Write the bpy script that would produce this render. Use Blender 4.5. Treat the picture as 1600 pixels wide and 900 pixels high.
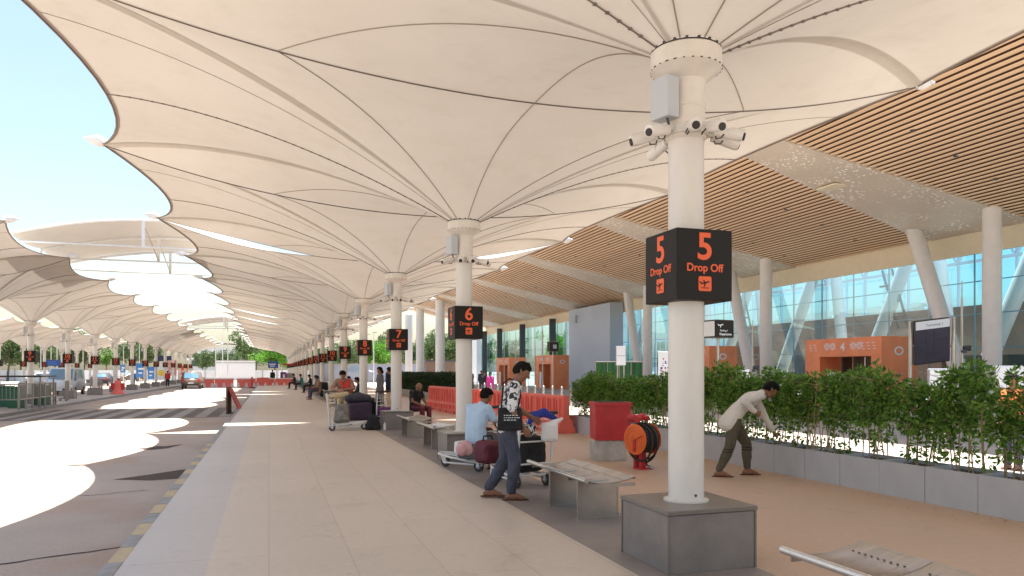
import bpy, bmesh, math, random
from mathutils import Vector, Matrix, Euler
for o in list(bpy.data.objects): bpy.data.objects.remove(o)
SC = bpy.context.scene; COL = SC.collection
R = math.radians; PI = math.pi
random.seed(7)
V = Vector

# ------------------------------------------------------------------ camera, sky, sun, exposure
cd = bpy.data.cameras.new('camera'); cam = bpy.data.objects.new('camera', cd); COL.objects.link(cam)
cam.location = (0, 0, 1.56); cam.rotation_euler = (R(90), 0, R(-18.2))
cd.sensor_width = 36; cd.lens = 25.99; cd.shift_y = 0.08125; cd.clip_start = .05; cd.clip_end = 4000
SC.camera = cam
w = bpy.data.worlds.new('World'); SC.world = w; w.use_nodes = True
wn = w.node_tree.nodes; wl = w.node_tree.links
sky = wn.new('ShaderNodeTexSky'); sky.sky_type = 'NISHITA'; sky.sun_disc = False
sky.sun_elevation = R(83.3); sky.sun_rotation = R(16); sky.dust_density = 2.0; sky.air_density = 1.35; sky.ozone_density = 1.0
bg = wn['Background']; bg.inputs['Strength'].default_value = 0.069
wl.new(sky.outputs['Color'], bg.inputs['Color'])
sd = bpy.data.lights.new('sun', 'SUN'); sd.energy = 4.0; sd.angle = R(.55); sd.color = (1, .955, .89)
sun = bpy.data.objects.new('sun', sd); COL.objects.link(sun)
sun.rotation_euler = V((.2, .7, 6.2)).to_track_quat('Z', 'Y').to_euler()
SC.view_settings.view_transform = 'Standard'; SC.view_settings.look = 'None'
SC.view_settings.exposure = 1.88; SC.view_settings.gamma = 1; SC.view_settings.use_curve_mapping = False
SC.render.engine = 'CYCLES'
SC.cycles.max_bounces = 10; SC.cycles.diffuse_bounces = 5; SC.cycles.transparent_max_bounces = 16; SC.cycles.transmission_bounces = 8

# ------------------------------------------------------------------ materials
MT = {}
def mat(name, col, rough=.6, metal=0, var=.0, vscale=3., bump=0., bscale=60., col2=None, spec=.5, stretch=None):
    if name in MT: return MT[name]
    m = bpy.data.materials.new(name); m.use_nodes = True; n = m.node_tree.nodes; l = m.node_tree.links
    b = n['Principled BSDF']; b.inputs['Roughness'].default_value = rough; b.inputs['Metallic'].default_value = metal
    b.inputs['Specular IOR Level'].default_value = spec
    c = (*col, 1)
    tc = n.new('ShaderNodeTexCoord'); mp = n.new('ShaderNodeMapping'); l.new(tc.outputs['Object'], mp.inputs['Vector'])
    if stretch: mp.inputs['Scale'].default_value = stretch
    if var or col2:
        t = n.new('ShaderNodeTexNoise'); t.inputs['Scale'].default_value = vscale; t.inputs['Detail'].default_value = 8; t.inputs['Roughness'].default_value = .65
        l.new(mp.outputs[0], t.inputs['Vector'])
        r = n.new('ShaderNodeValToRGB'); r.color_ramp.elements[0].position = .32; r.color_ramp.elements[1].position = .68
        c2 = col2 or tuple(max(0, x*(1-var)) for x in col)
        hi = tuple(min(1, x*(1+var*.5)) for x in col)
        r.color_ramp.elements[0].color = (*c2, 1); r.color_ramp.elements[1].color = (*hi, 1)
        l.new(t.outputs['Fac'], r.inputs['Fac']); l.new(r.outputs['Color'], b.inputs['Base Color'])
        mr = n.new('ShaderNodeMapRange'); mr.inputs['To Min'].default_value = min(1, rough*1.2); mr.inputs['To Max'].default_value = rough*.8
        l.new(t.outputs['Fac'], mr.inputs['Value']); l.new(mr.outputs[0], b.inputs['Roughness'])
    else: b.inputs['Base Color'].default_value = c
    if bump:
        t2 = n.new('ShaderNodeTexNoise'); t2.inputs['Scale'].default_value = bscale; t2.inputs['Detail'].default_value = 4
        l.new(mp.outputs[0], t2.inputs['Vector'])
        bp = n.new('ShaderNodeBump'); bp.inputs['Strength'].default_value = bump; bp.inputs['Distance'].default_value = .02
        l.new(t2.outputs['Fac'], bp.inputs['Height']); l.new(bp.outputs[0], b.inputs['Normal'])
    MT[name] = m; return m

def nodes(m): return m.node_tree.nodes, m.node_tree.links, m.node_tree.nodes['Principled BSDF']

def fabric_mat():
    m = bpy.data.materials.new('tensile_fabric'); m.use_nodes = True; n, l, b = nodes(m)
    out = n['Material Output']; n.remove(b)
    tc = n.new('ShaderNodeTexCoord'); t = n.new('ShaderNodeTexNoise'); t.inputs['Scale'].default_value = .45; t.inputs['Detail'].default_value = 7; t.inputs['Roughness'].default_value = .6
    l.new(tc.outputs['Object'], t.inputs['Vector'])
    r = n.new('ShaderNodeValToRGB'); r.color_ramp.elements[0].position = .3; r.color_ramp.elements[1].position = .7
    r.color_ramp.elements[0].color = (.53, .49, .43, 1); r.color_ramp.elements[1].color = (.57, .53, .475, 1)
    l.new(t.outputs['Fac'], r.inputs['Fac'])
    t5 = n.new('ShaderNodeTexNoise'); t5.inputs['Scale'].default_value = 2.2; t5.inputs['Detail'].default_value = 10; t5.inputs['Roughness'].default_value = .7; l.new(tc.outputs['Object'], t5.inputs['Vector'])
    r5 = n.new('ShaderNodeValToRGB'); r5.color_ramp.elements[0].position = .30; r5.color_ramp.elements[1].position = .5; r5.color_ramp.elements[0].color = (.94, .93, .92, 1); r5.color_ramp.elements[1].color = (1, 1, 1, 1); l.new(t5.outputs['Fac'], r5.inputs[0])
    m5 = n.new('ShaderNodeMixRGB'); m5.blend_type = 'MULTIPLY'; m5.inputs[0].default_value = 1; l.new(r.outputs[0], m5.inputs[1]); l.new(r5.outputs[0], m5.inputs[2]); r = m5
    d = n.new('ShaderNodeBsdfDiffuse'); tr = n.new('ShaderNodeBsdfTranslucent'); mx = n.new('ShaderNodeMixShader'); mx.inputs[0].default_value = FAB_T
    hs = n.new('ShaderNodeMixRGB'); hs.blend_type = 'MULTIPLY'; hs.inputs[0].default_value = 1; hs.inputs[2].default_value = (1, .96, .92, 1)
    l.new(r.outputs[0], d.inputs['Color']); l.new(r.outputs[0], hs.inputs[1]); l.new(hs.outputs[0], tr.inputs['Color'])
    l.new(d.outputs[0], mx.inputs[1]); l.new(tr.outputs[0], mx.inputs[2]); l.new(mx.outputs[0], out.inputs['Surface'])
    MT['fabric'] = m; return m
FAB_T = .085
fabric_mat()

def leaf_mat(name, c1, c2, trans=.3):
    m = bpy.data.materials.new(name); m.use_nodes = True; n, l, b = nodes(m)
    g = n.new('ShaderNodeNewGeometry'); r = n.new('ShaderNodeValToRGB')
    r.color_ramp.elements[0].color = (*c1, 1); r.color_ramp.elements[1].color = (*c2, 1)
    l.new(g.outputs['Random Per Island'], r.inputs['Fac']); l.new(r.outputs[0], b.inputs['Base Color'])
    b.inputs['Roughness'].default_value = .5; b.inputs['Specular IOR Level'].default_value = .35
    t = n.new('ShaderNodeBsdfTranslucent'); l.new(r.outputs[0], t.inputs['Color'])
    mx = n.new('ShaderNodeMixShader'); mx.inputs[0].default_value = trans
    l.new(b.outputs[0], mx.inputs[1]); l.new(t.outputs[0], mx.inputs[2]); l.new(mx.outputs[0], n['Material Output'].inputs['Surface'])
    MT[name] = m; return m
leaf_mat('leaf_hedge', (.03, .10, .015), (.24, .42, .07), .45); leaf_mat('leaf_far', (.05, .09, .03), (.13, .19, .06)); leaf_mat('leaf_bright', (.08, .22, .02), (.2, .42, .05))
leaf_mat('leaf_dark', (.012, .035, .01), (.03, .07, .018), .15)

def paving_mat(name, base, dark, bw, bh, mortar, mcol, rough=.55, rot=0):
    m = bpy.data.materials.new(name); m.use_nodes = True; n, l, b = nodes(m)
    tc = n.new('ShaderNodeTexCoord'); mp = n.new('ShaderNodeMapping'); mp.inputs['Rotation'].default_value = (0, 0, rot); l.new(tc.outputs['Object'], mp.inputs[0])
    br = n.new('ShaderNodeTexBrick'); br.inputs['Scale'].default_value = 1; br.inputs['Brick Width'].default_value = bw; br.inputs['Row Height'].default_value = bh
    br.inputs['Mortar Size'].default_value = mortar; br.inputs['Mortar Smooth'].default_value = .3
    br.inputs['Color1'].default_value = (1, 1, 1, 1); br.inputs['Color2'].default_value = (.93, .93, .93, 1); br.inputs['Mortar'].default_value = (*mcol, 1)
    l.new(mp.outputs[0], br.inputs[0])
    t = n.new('ShaderNodeTexNoise'); t.inputs['Scale'].default_value = .35; t.inputs['Detail'].default_value = 9; t.inputs['Roughness'].default_value = .62; l.new(tc.outputs['Object'], t.inputs[0])
    r = n.new('ShaderNodeValToRGB'); r.color_ramp.elements[0].position = .3; r.color_ramp.elements[1].position = .7
    r.color_ramp.elements[0].color = (*dark, 1); r.color_ramp.elements[1].color = (*base, 1); l.new(t.outputs['Fac'], r.inputs[0])
    t3 = n.new('ShaderNodeTexNoise'); t3.inputs['Scale'].default_value = 14; t3.inputs['Detail'].default_value = 6; l.new(tc.outputs['Object'], t3.inputs[0])
    r3 = n.new('ShaderNodeValToRGB'); r3.color_ramp.elements[0].color = (.86, .86, .86, 1); r3.color_ramp.elements[1].color = (1.05, 1.05, 1.05, 1); l.new(t3.outputs['Fac'], r3.inputs[0])
    m1 = n.new('ShaderNodeMixRGB'); m1.blend_type = 'MULTIPLY'; m1.inputs[0].default_value = 1; l.new(r.outputs[0], m1.inputs[1]); l.new(br.outputs['Color'], m1.inputs[2])
    m2 = n.new('ShaderNodeMixRGB'); m2.blend_type = 'MULTIPLY'; m2.inputs[0].default_value = 1; l.new(m1.outputs[0], m2.inputs[1]); l.new(r3.outputs[0], m2.inputs[2])
    vo = n.new('ShaderNodeTexVoronoi'); vo.inputs['Scale'].default_value = 1.9; l.new(tc.outputs['Object'], vo.inputs['Vector'])
    rv = n.new('ShaderNodeValToRGB'); rv.color_ramp.elements[0].position = .022; rv.color_ramp.elements[1].position = .034; rv.color_ramp.elements[0].color = (.62, .6, .58, 1); rv.color_ramp.elements[1].color = (1, 1, 1, 1); l.new(vo.outputs['Distance'], rv.inputs[0])
    ts = n.new('ShaderNodeTexNoise'); ts.inputs['Scale'].default_value = 1.7; ts.inputs['Detail'].default_value = 12; ts.inputs['Roughness'].default_value = .75; ts.inputs['Distortion'].default_value = .8; l.new(tc.outputs['Object'], ts.inputs[0])
    rs_ = n.new('ShaderNodeValToRGB'); rs_.color_ramp.elements[0].position = .28; rs_.color_ramp.elements[1].position = .44; rs_.color_ramp.elements[0].color = (.80, .77, .74, 1); rs_.color_ramp.elements[1].color = (1, 1, 1, 1); l.new(ts.outputs['Fac'], rs_.inputs[0])
    m3 = n.new('ShaderNodeMixRGB'); m3.blend_type = 'MULTIPLY'; m3.inputs[0].default_value = 1; l.new(m2.outputs[0], m3.inputs[1]); l.new(rv.outputs[0], m3.inputs[2])
    m4 = n.new('ShaderNodeMixRGB'); m4.blend_type = 'MULTIPLY'; m4.inputs[0].default_value = 1; l.new(m3.outputs[0], m4.inputs[1]); l.new(rs_.outputs[0], m4.inputs[2])
    l.new(m4.outputs[0], b.inputs['Base Color'])
    mr = n.new('ShaderNodeMapRange'); mr.inputs['To Min'].default_value = rough*.8; mr.inputs['To Max'].default_value = min(1, rough*1.25); l.new(t.outputs['Fac'], mr.inputs[0]); l.new(mr.outputs[0], b.inputs['Roughness'])
    MT[name] = m; return m
paving_mat('paving', (.70, .60, .50), (.62, .53, .44), 2.2, .66, .005, (.76, .73, .70), .42, R(90))
paving_mat('paving_edge', (.63, .575, .53), (.55, .50, .46), 2.2, 5., .006, (.7, .67, .65), .45, R(90))
paving_mat('paving_right', (.66, .465, .325), (.57, .40, .28), 60, 60, .001, (.8, .8, .8), .5)

def road_mat():
    m = mat('road', (.47, .395, .33), .9, col2=(.37, .31, .265), vscale=.22, bump=.25, bscale=90)
    n, l, b = nodes(m); src = b.inputs['Base Color'].links[0].from_socket
    tc = n.new('ShaderNodeTexCoord'); t = n.new('ShaderNodeTexNoise'); t.inputs['Scale'].default_value = .5; t.inputs['Detail'].default_value = 4; l.new(tc.outputs['Object'], t.inputs[0])
    r = n.new('ShaderNodeValToRGB'); r.color_ramp.elements[0].position = .50; r.color_ramp.elements[1].position = .62
    r.color_ramp.elements[0].color = (0, 0, 0, 1); r.color_ramp.elements[1].color = (1, 1, 1, 1); l.new(t.outputs['Fac'], r.inputs[0])
    mx = n.new('ShaderNodeMixRGB'); mx.inputs[2].default_value = (.40, .30, .235, 1); l.new(r.outputs[0], mx.inputs[0]); l.new(src, mx.inputs[1])
    # streaks and grit
    t2 = n.new('ShaderNodeTexNoise'); t2.inputs['Scale'].default_value = 25; t2.inputs['Detail'].default_value = 8; l.new(tc.outputs['Object'], t2.inputs[0])
    r2 = n.new('ShaderNodeValToRGB'); r2.color_ramp.elements[0].color = (.8, .8, .8, 1); r2.color_ramp.elements[1].color = (1.12, 1.12, 1.12, 1); l.new(t2.outputs['Fac'], r2.inputs[0])
    m2 = n.new('ShaderNodeMixRGB'); m2.blend_type = 'MULTIPLY'; m2.inputs[0].default_value = 1; l.new(mx.outputs[0], m2.inputs[1]); l.new(r2.outputs[0], m2.inputs[2])
    l.new(m2.outputs[0], b.inputs['Base Color'])
road_mat()

def wood_mat():
    m = mat('slat_wood', (.84, .58, .37), .5, var=.14, vscale=.6, stretch=(1.2, .15, 1))
    return m
wood_mat()

def speck_mat():   # perforated soffit panel
    m = mat('soffit_panel', (.56, .48, .39), .5, var=.12, vscale=.3)
    n, l, b = nodes(m); src = b.inputs['Base Color'].links[0].from_socket
    tc = n.new('ShaderNodeTexCoord'); v = n.new('ShaderNodeTexVoronoi'); v.inputs['Scale'].default_value = 7; l.new(tc.outputs['Object'], v.inputs['Vector'])
    r = n.new('ShaderNodeValToRGB'); r.color_ramp.elements[0].position = .26; r.color_ramp.elements[1].position = .34
    r.color_ramp.elements[0].color = (1, 1, 1, 1); r.color_ramp.elements[1].color = (0, 0, 0, 1); l.new(v.outputs['Distance'], r.inputs[0])
    t = n.new('ShaderNodeTexNoise'); t.inputs['Scale'].default_value = .7; l.new(tc.outputs['Object'], t.inputs[0])
    r2 = n.new('ShaderNodeValToRGB'); r2.color_ramp.elements[0].position = .42; r2.color_ramp.elements[1].position = .56; l.new(t.outputs['Fac'], r2.inputs[0])
    mm = n.new('ShaderNodeMath'); mm.operation = 'MULTIPLY'; l.new(r.outputs[0], mm.inputs[0]); l.new(r2.outputs[0], mm.inputs[1])
    mx = n.new('ShaderNodeMixRGB'); mx.inputs[2].default_value = (.92, .88, .80, 1); l.new(mm.outputs[0], mx.inputs[0]); l.new(src, mx.inputs[1]); l.new(mx.outputs[0], b.inputs['Base Color'])
speck_mat()

def glass_mat(name, tint, gl=.2):
    m = bpy.data.materials.new(name); m.use_nodes = True; n, l, b = nodes(m); n.remove(b)
    t = n.new('ShaderNodeBsdfTransparent'); t.inputs[0].default_value = (*tint, 1); g = n.new('ShaderNodeBsdfGlossy'); g.inputs['Roughness'].default_value = .03; g.inputs[0].default_value = (.8, .92, 1, 1)
    mx = n.new('ShaderNodeMixShader'); fr = n.new('ShaderNodeFresnel'); fr.inputs[0].default_value = 1.5
    ad = n.new('ShaderNodeMath'); ad.inputs[1].default_value = gl; ad.operation = 'MULTIPLY'; l.new(fr.outputs[0], ad.inputs[0]); ad.use_clamp = True
    l.new(ad.outputs[0], mx.inputs[0]); l.new(t.outputs[0], mx.inputs[1]); l.new(g.outputs[0], mx.inputs[2]); l.new(mx.outputs[0], n['Material Output'].inputs['Surface'])
    MT[name] = m; return m
glass_mat('hall_glass', (.55, .83, .92), .3); glass_mat('far_glass', (.50, .84, .98), .5)

def pattern_shirt():
    m = mat('floral_shirt', (.8, .8, .8), .85, bump=.3, bscale=25); n, l, b = nodes(m)
    tc = n.new('ShaderNodeTexCoord'); t = n.new('ShaderNodeTexNoise'); t.inputs['Scale'].default_value = 10; t.inputs['Detail'].default_value = 2.5; t.inputs['Distortion'].default_value = 1.6; l.new(tc.outputs['Object'], t.inputs[0])
    r = n.new('ShaderNodeValToRGB'); r.color_ramp.elements[0].position = .44; r.color_ramp.elements[1].position = .50
    r.color_ramp.elements[0].color = (.03, .03, .035, 1); r.color_ramp.elements[1].color = (.75, .74, .74, 1); l.new(t.outputs['Fac'], r.inputs[0]); l.new(r.outputs[0], b.inputs['Base Color'])
pattern_shirt()

mat('white_paint', (.76, .72, .66), .35, var=.12, vscale=1.6, stretch=(1, 1, .35)); mat('white_metal', (.74, .73, .71), .35, var=.1, vscale=5)
mat('capital_paint', (.74, .69, .62), .4, var=.14, vscale=2.2)
mat('plinth_side', (.24, .21, .19), .38, var=.22, vscale=2.5, bump=.05); mat('plinth_cap', (.20, .17, .145), .3, var=.12, vscale=2)
mat('strip_stone', (.29, .245, .22), .5, var=.2, vscale=1.2)
mat('seam', (.30, .245, .20), .8); mat('cable', (.18, .145, .12), .6); mat('bolt', (.08, .07, .065), .5, .5)
mat('sign_black', (.018, .015, .013), .5, spec=.2); mat('sign_orange', (.85, .13, .035), .5)  # plain orange of the sign numbers, lettering and icon tile, no emission
mat('steel', (.48, .44, .40), .3, .85, var=.22, vscale=2.5, stretch=(1, 4, 1)); mat('steel_bright', (.72, .70, .67), .22, .8)
mat('planter_grey', (.50, .51, .53), .5, var=.1, vscale=1.5); mat('soil', (.06, .045, .03), .95, var=.4, vscale=20)
mat('stem', (.42, .30, .17), .8, var=.3, vscale=12); mat('bark', (.14, .10, .07), .9, var=.3, vscale=9, bump=.4)
mat('red_paint', (.56, .035, .04), .55, var=.2, vscale=2.5); mat('concrete_white', (.55, .52, .47), .85, var=.3, vscale=4, bump=.3)
mat('barrier_red', (.85, .17, .13), .5, var=.12, vscale=2); mat('barrier_white', (.75, .72, .7), .5)
mat('hose_orange', (.85, .16, .03), .4, var=.08); mat('rubber', (.03, .026, .024), .6); mat('wheel_grey', (.3, .29, .28), .5)
mat('kerb_yellow', (.60, .47, .24), .8, col2=(.42, .36, .27), vscale=7); mat('kerb_grey', (.33, .325, .32), .85, var=.2, vscale=5); mat('kerb_plain', (.36, .33, .30), .85, var=.25, vscale=3)
mat('road_worn', (.30, .21, .16), .95, col2=(.24, .19, .16), vscale=2); mat('paint_white', (.38, .35, .32), .8, var=.3, vscale=3); mat('stripe_dark', (.17, .135, .12), .85, var=.2, vscale=2)
mat('dirt', (.07, .042, .03), .95, var=.3, vscale=5)
mat('ground', (.36, .32, .27), .95, var=.2, vscale=.06); mat('apron', (.44, .39, .345), .7, var=.15, vscale=.3)
mat('dark_backing', (.16, .085, .05), .8); mat('roof_metal', (.6, .6, .6), .5); mat('cream', (.72, .63, .46), .6, var=.06)
mat('mullion', (.30, .36, .40), .4, .3); mat('fin_dark', (.04, .045, .05), .4); mat('wall_blue', (.42, .47, .54), .6, var=.06, vscale=.4)
mat('hall_brown', (.16, .095, .06), .6, var=.2, vscale=.3); mat('hall_cream', (.55, .45, .33), .6); mat('truss_white', (.62, .68, .72), .5)
mat('terminal_column', (.66, .63, .60), .4, var=.06); mat('portal_orange', (.86, .27, .11), .5, var=.14, vscale=1.2); mat('portal_dark', (.05, .03, .022), .3)
mat('green_net', (.02, .10, .03), .8, var=.35, vscale=1.5, stretch=(4, 4, .4)); mat('screen_dark', (.05, .045, .07), .25, var=.3, vscale=1.2); mat('panel_white', (.72, .76, .8), .4)
mat('text_grey', (.25, .27, .3), .5); mat('sign_blue', (.03, .08, .32), .5); mat('sky_blue', (.05, .22, .55), .5); mat('yellow', (.75, .55, .05), .5); mat('purple', (.16, .03, .18), .5); mat('magenta', (.5, .03, .25), .6)
mat('skin', (.27, .125, .07), .55, var=.1, vscale=12); mat('skin_light', (.33, .17, .11), .55, var=.1, vscale=12); mat('hair', (.008, .006, .005), .75, bump=.8, bscale=70, spec=.15); mat('hair_grey', (.35, .33, .31), .7)
mat('eye_white', (.7, .7, .68), .3); mat('lip', (.2, .07, .055), .5)
mat('jeans', (.065, .07, .10), .85, var=.35, vscale=6, bump=.5, bscale=18); mat('shirt_blue', (.45, .60, .76), .85, var=.08, bump=.4, bscale=16); mat('shirt_white', (.68, .64, .58), .85, var=.06, bump=.5, bscale=14)
mat('olive', (.10, .085, .055), .9, var=.15, bump=.5, bscale=16); mat('black_cloth', (.015, .014, .016), .8, var=.3, vscale=8, bump=.4, bscale=20); mat('sandal', (.10, .025, .015), .6)
mat('red_cloth', (.50, .05, .035), .85, bump=.4, bscale=18); mat('shawl', (.33, .19, .13), .85, bump=.4, bscale=18, var=.2); mat('grey_cloth', (.12, .115, .12), .85, var=.2, bump=.4, bscale=14); mat('navy', (.015, .02, .05), .85, bump=.3)
mat('pink_cloth', (.70, .38, .38), .85, var=.2, bump=.4, bscale=12); mat('maroon', (.12, .012, .03), .6, var=.2, bump=.4, bscale=16); mat('plum', (.05, .025, .06), .6, var=.3, bump=.4, bscale=12); mat('slate_bag', (.06, .06, .085), .7, var=.3, bump=.5, bscale=12)
mat('bag_grey', (.24, .22, .20), .75, var=.45, vscale=7, bump=.4, bscale=16); mat('royal_blue', (.02, .035, .28), .75, bump=.3); mat('beige_cloth', (.58, .45, .27), .85, bump=.4, var=.15); mat('paper_white', (.78, .76, .74), .7, bump=.2)
mat('orange_cloth', (.75, .2, .06), .8); mat('teal', (.04, .22, .2), .8)
mat('car_brown', (.17, .125, .10), .4, .3); mat('car_white', (.62, .66, .7), .3); mat('car_red', (.5, .04, .04), .3); mat('car_glass', (.10, .22, .34), .08, spec=.9); mat('car_black', (.02, .02, .02), .5); mat('lamp_red', (.5, .02, .02), .3); mat('lamp_clear', (.8, .8, .78), .2)
mat('green_bin', (.04, .16, .09), .6); mat('rail_grey', (.30, .275, .25), .4, .4); mat('bldg_white', (.7, .7, .68), .6); mat('bldg_glass', (.06, .10, .12), .15)
mat('box_grey', (.50, .52, .55), .45); mat('cam_white', (.78, .75, .7), .4); mat('concrete_wall', (.30, .32, .38), .8, var=.1)

# ------------------------------------------------------------------ mesh helper
class MB:
    def __init__(s): s.v = []; s.f = []; s.m = []
    def add(s, vs, fs, mi=0):
        o = len(s.v); s.v += [tuple(v) for v in vs]; s.f += [tuple(i+o for i in f) for f in fs]; s.m += [mi]*len(fs); return s
    def box(s, c, d, rz=0, mi=0, M=None, bev=0):
        x, y, z = d[0]/2, d[1]/2, d[2]/2
        if bev:
            bm = bmesh.new(); bmesh.ops.create_cube(bm, size=1); bmesh.ops.scale(bm, vec=d, verts=bm.verts)
            bmesh.ops.bevel(bm, geom=bm.edges[:], offset=bev, segments=2, affect='EDGES', profile=.5)
            bm.verts.index_update(); vs = [v.co.copy() for v in bm.verts]; fs = [[v.index for v in f.verts] for f in bm.faces]; bm.free()
        else:
            vs = [V((a*x, b*y, e*z)) for e in (-1, 1) for a, b in ((-1, -1), (1, -1), (1, 1), (-1, 1))]
            fs = [(3, 2, 1, 0), (4, 5, 6, 7), (0, 1, 5, 4), (1, 2, 6, 5), (2, 3, 7, 6), (3, 0, 4, 7)]
        T = M or (Matrix.Translation(c) @ Matrix.Rotation(rz, 4, 'Z'))
        return s.add([T @ v for v in vs], fs, mi)
    def b2(s, lo, hi, mi=0):
        return s.box([(a+b)/2 for a, b in zip(lo, hi)], [abs(b-a) for a, b in zip(lo, hi)], mi=mi)
    def cyl(s, p0, p1, r0, r1=None, n=12, mi=0, cap=True):
        p0 = V(p0); p1 = V(p1); r1 = r0 if r1 is None else r1; d = (p1-p0)
        if d.length < 1e-6: return s
        q = d.to_track_quat('Z', 'Y'); vs = []
        for p, r in ((p0, r0), (p1, r1)):
            for i in range(n): a = 2*PI*i/n; vs.append(p+q @ V((r*math.cos(a), r*math.sin(a), 0)))
        fs = [(i, (i+1) % n, n+(i+1) % n, n+i) for i in range(n)]
        if cap: fs += [tuple(range(n-1, -1, -1)), tuple(range(n, 2*n))]
        return s.add(vs, fs, mi)
    def tube(s, pts, r, n=8, mi=0, closed=False):
        pts = [V(p) for p in pts]; N = len(pts); vs = []; up = V((0, 0, 1))
        rr = r if isinstance(r, (list, tuple)) else [r]*N
        prev = None
        for i, p in enumerate(pts):
            if closed: t = pts[(i+1) % N]-pts[i-1]
            else: t = pts[min(i+1, N-1)]-pts[max(i-1, 0)]
            t.normalize()
            a = prev if prev is not None else (up if abs(t.z) < .95 else V((1, 0, 0)))
            b1 = (a-t*a.dot(t)).normalized(); b2 = t.cross(b1); prev = b1
            for k in range(n): an = 2*PI*k/n; vs.append(p+(b1*math.cos(an)+b2*math.sin(an))*rr[i])
        fs = []
        for i in range(N if closed else N-1):
            j = (i+1) % N
            for k in range(n): k2 = (k+1) % n; fs.append((i*n+k, i*n+k2, j*n+k2, j*n+k))
        if not closed: fs += [tuple(range(n-1, -1, -1)), tuple((N-1)*n+k for k in range(n))]
        return s.add(vs, fs, mi)
    def lathe(s, prof, c=(0, 0, 0), n=32, mi=0, M=None):
        c = V(c); vs = []
        for r, z in prof:
            for k in range(n): a = 2*PI*k/n; v = V((r*math.cos(a), r*math.sin(a), z)); vs.append((M @ v) if M else c+v)
        fs = []
        for i in range(len(prof)-1):
            for k in range(n): k2 = (k+1) % n; fs.append((i*n+k, i*n+k2, (i+1)*n+k2, (i+1)*n+k))
        fs += [tuple(range(n-1, -1, -1)), tuple((len(prof)-1)*n+k for k in range(n))]
        return s.add(vs, fs, mi)
    def prism(s, poly, h, M=None, mi=0):   # polygon in XY extruded in z by h
        n = len(poly); vs = [V((x, y, 0)) for x, y in poly]+[V((x, y, h)) for x, y in poly]
        if M: vs = [M @ v for v in vs]
        fs = [tuple(range(n-1, -1, -1)), tuple(range(n, 2*n))]+[(i, (i+1) % n, n+(i+1) % n, n+i) for i in range(n)]
        return s.add(vs, fs, mi)
    def grid(s, fn, nu, nv, mi=0):
        vs = [fn(i/nu, j/nv) for i in range(nu+1) for j in range(nv+1)]
        fs = [(i*(nv+1)+j, (i+1)*(nv+1)+j, (i+1)*(nv+1)+j+1, i*(nv+1)+j+1) for i in range(nu) for j in range(nv)]
        return s.add(vs, fs, mi)
    def mesh(s, name, mats, smooth=False):
        me = bpy.data.meshes.new(name); me.from_pydata(s.v, [], s.f)
        for m in (mats if isinstance(mats, (list, tuple)) else [mats]): me.materials.append(MT[m])
        me.polygons.foreach_set('material_index', s.m)
        if smooth:
            me.polygons.foreach_set('use_smooth', [True]*len(me.polygons))
            me.set_sharp_from_angle(angle=R(38))
        me.update(); return me
    def build(s, name, mats, parent=None, smooth=False, loc=None, rz=0):
        return ob(name, s.mesh(name, mats, smooth), parent, loc, rz)

def ob(name, data, parent=None, loc=None, rz=0):
    o = bpy.data.objects.new(name, data); COL.objects.link(o)
    if parent: o.parent = parent
    if loc is not None: o.location = loc
    if rz: o.rotation_euler = (0, 0, rz)
    return o
def tag(o, label=None, cat=None, group=None, kind=None):
    if label: o['label'] = label
    if cat: o['category'] = cat
    if group: o['group'] = group
    if kind: o['kind'] = kind
    return o
def thing(name, label, cat, loc=(0, 0, 0), rz=0, group=None):
    return tag(ob(name, None, None, loc, rz), label, cat, group)
def children(o): return list(CH.get(o.name, [])) or [c for c in bpy.data.objects if c.parent == o]
CH = {}
def copy_tree(o, loc=None, rz=None, label=None, parent=None, group=None):
    c = o.copy(); COL.objects.link(c)
    if parent: c.parent = parent
    if loc is not None: c.location = loc
    if rz is not None: c.rotation_euler = (0, 0, rz)
    if label: c['label'] = label
    if group: c['group'] = group
    for ch in [x for x in o.children]: copy_tree(ch, parent=c)
    return c
def struct(o): o['kind'] = 'structure'; return o

def ev_mesh(o):
    dg = bpy.context.evaluated_depsgraph_get(); dg.update()
    return bpy.data.meshes.new_from_object(o.evaluated_get(dg))
TXT = {}
def text_mesh(s, size, m, ext=.002, off=.0):
    k = (s, size, m, off)
    if k in TXT: return TXT[k]
    c = bpy.data.curves.new('lettering', 'FONT'); c.body = s; c.size = size; c.extrude = ext; c.offset = off; c.align_x = 'CENTER'; c.align_y = 'CENTER'; c.resolution_u = 4
    o = bpy.data.objects.new('lettering', c); COL.objects.link(o)
    me = ev_mesh(o); bpy.data.objects.remove(o); bpy.data.curves.remove(c)
    me.materials.clear(); me.materials.append(MT[m]); TXT[k] = me; return me
def text(name, s, size, m, parent, loc, rx=R(90), rz=0, off=0, sx=1, ry=0):
    o = ob(name, text_mesh(s, size, m, off=off), parent); o.location = loc; o.rotation_euler = (rx, ry, rz); o.scale = (sx, 1, 1); return o
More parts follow.
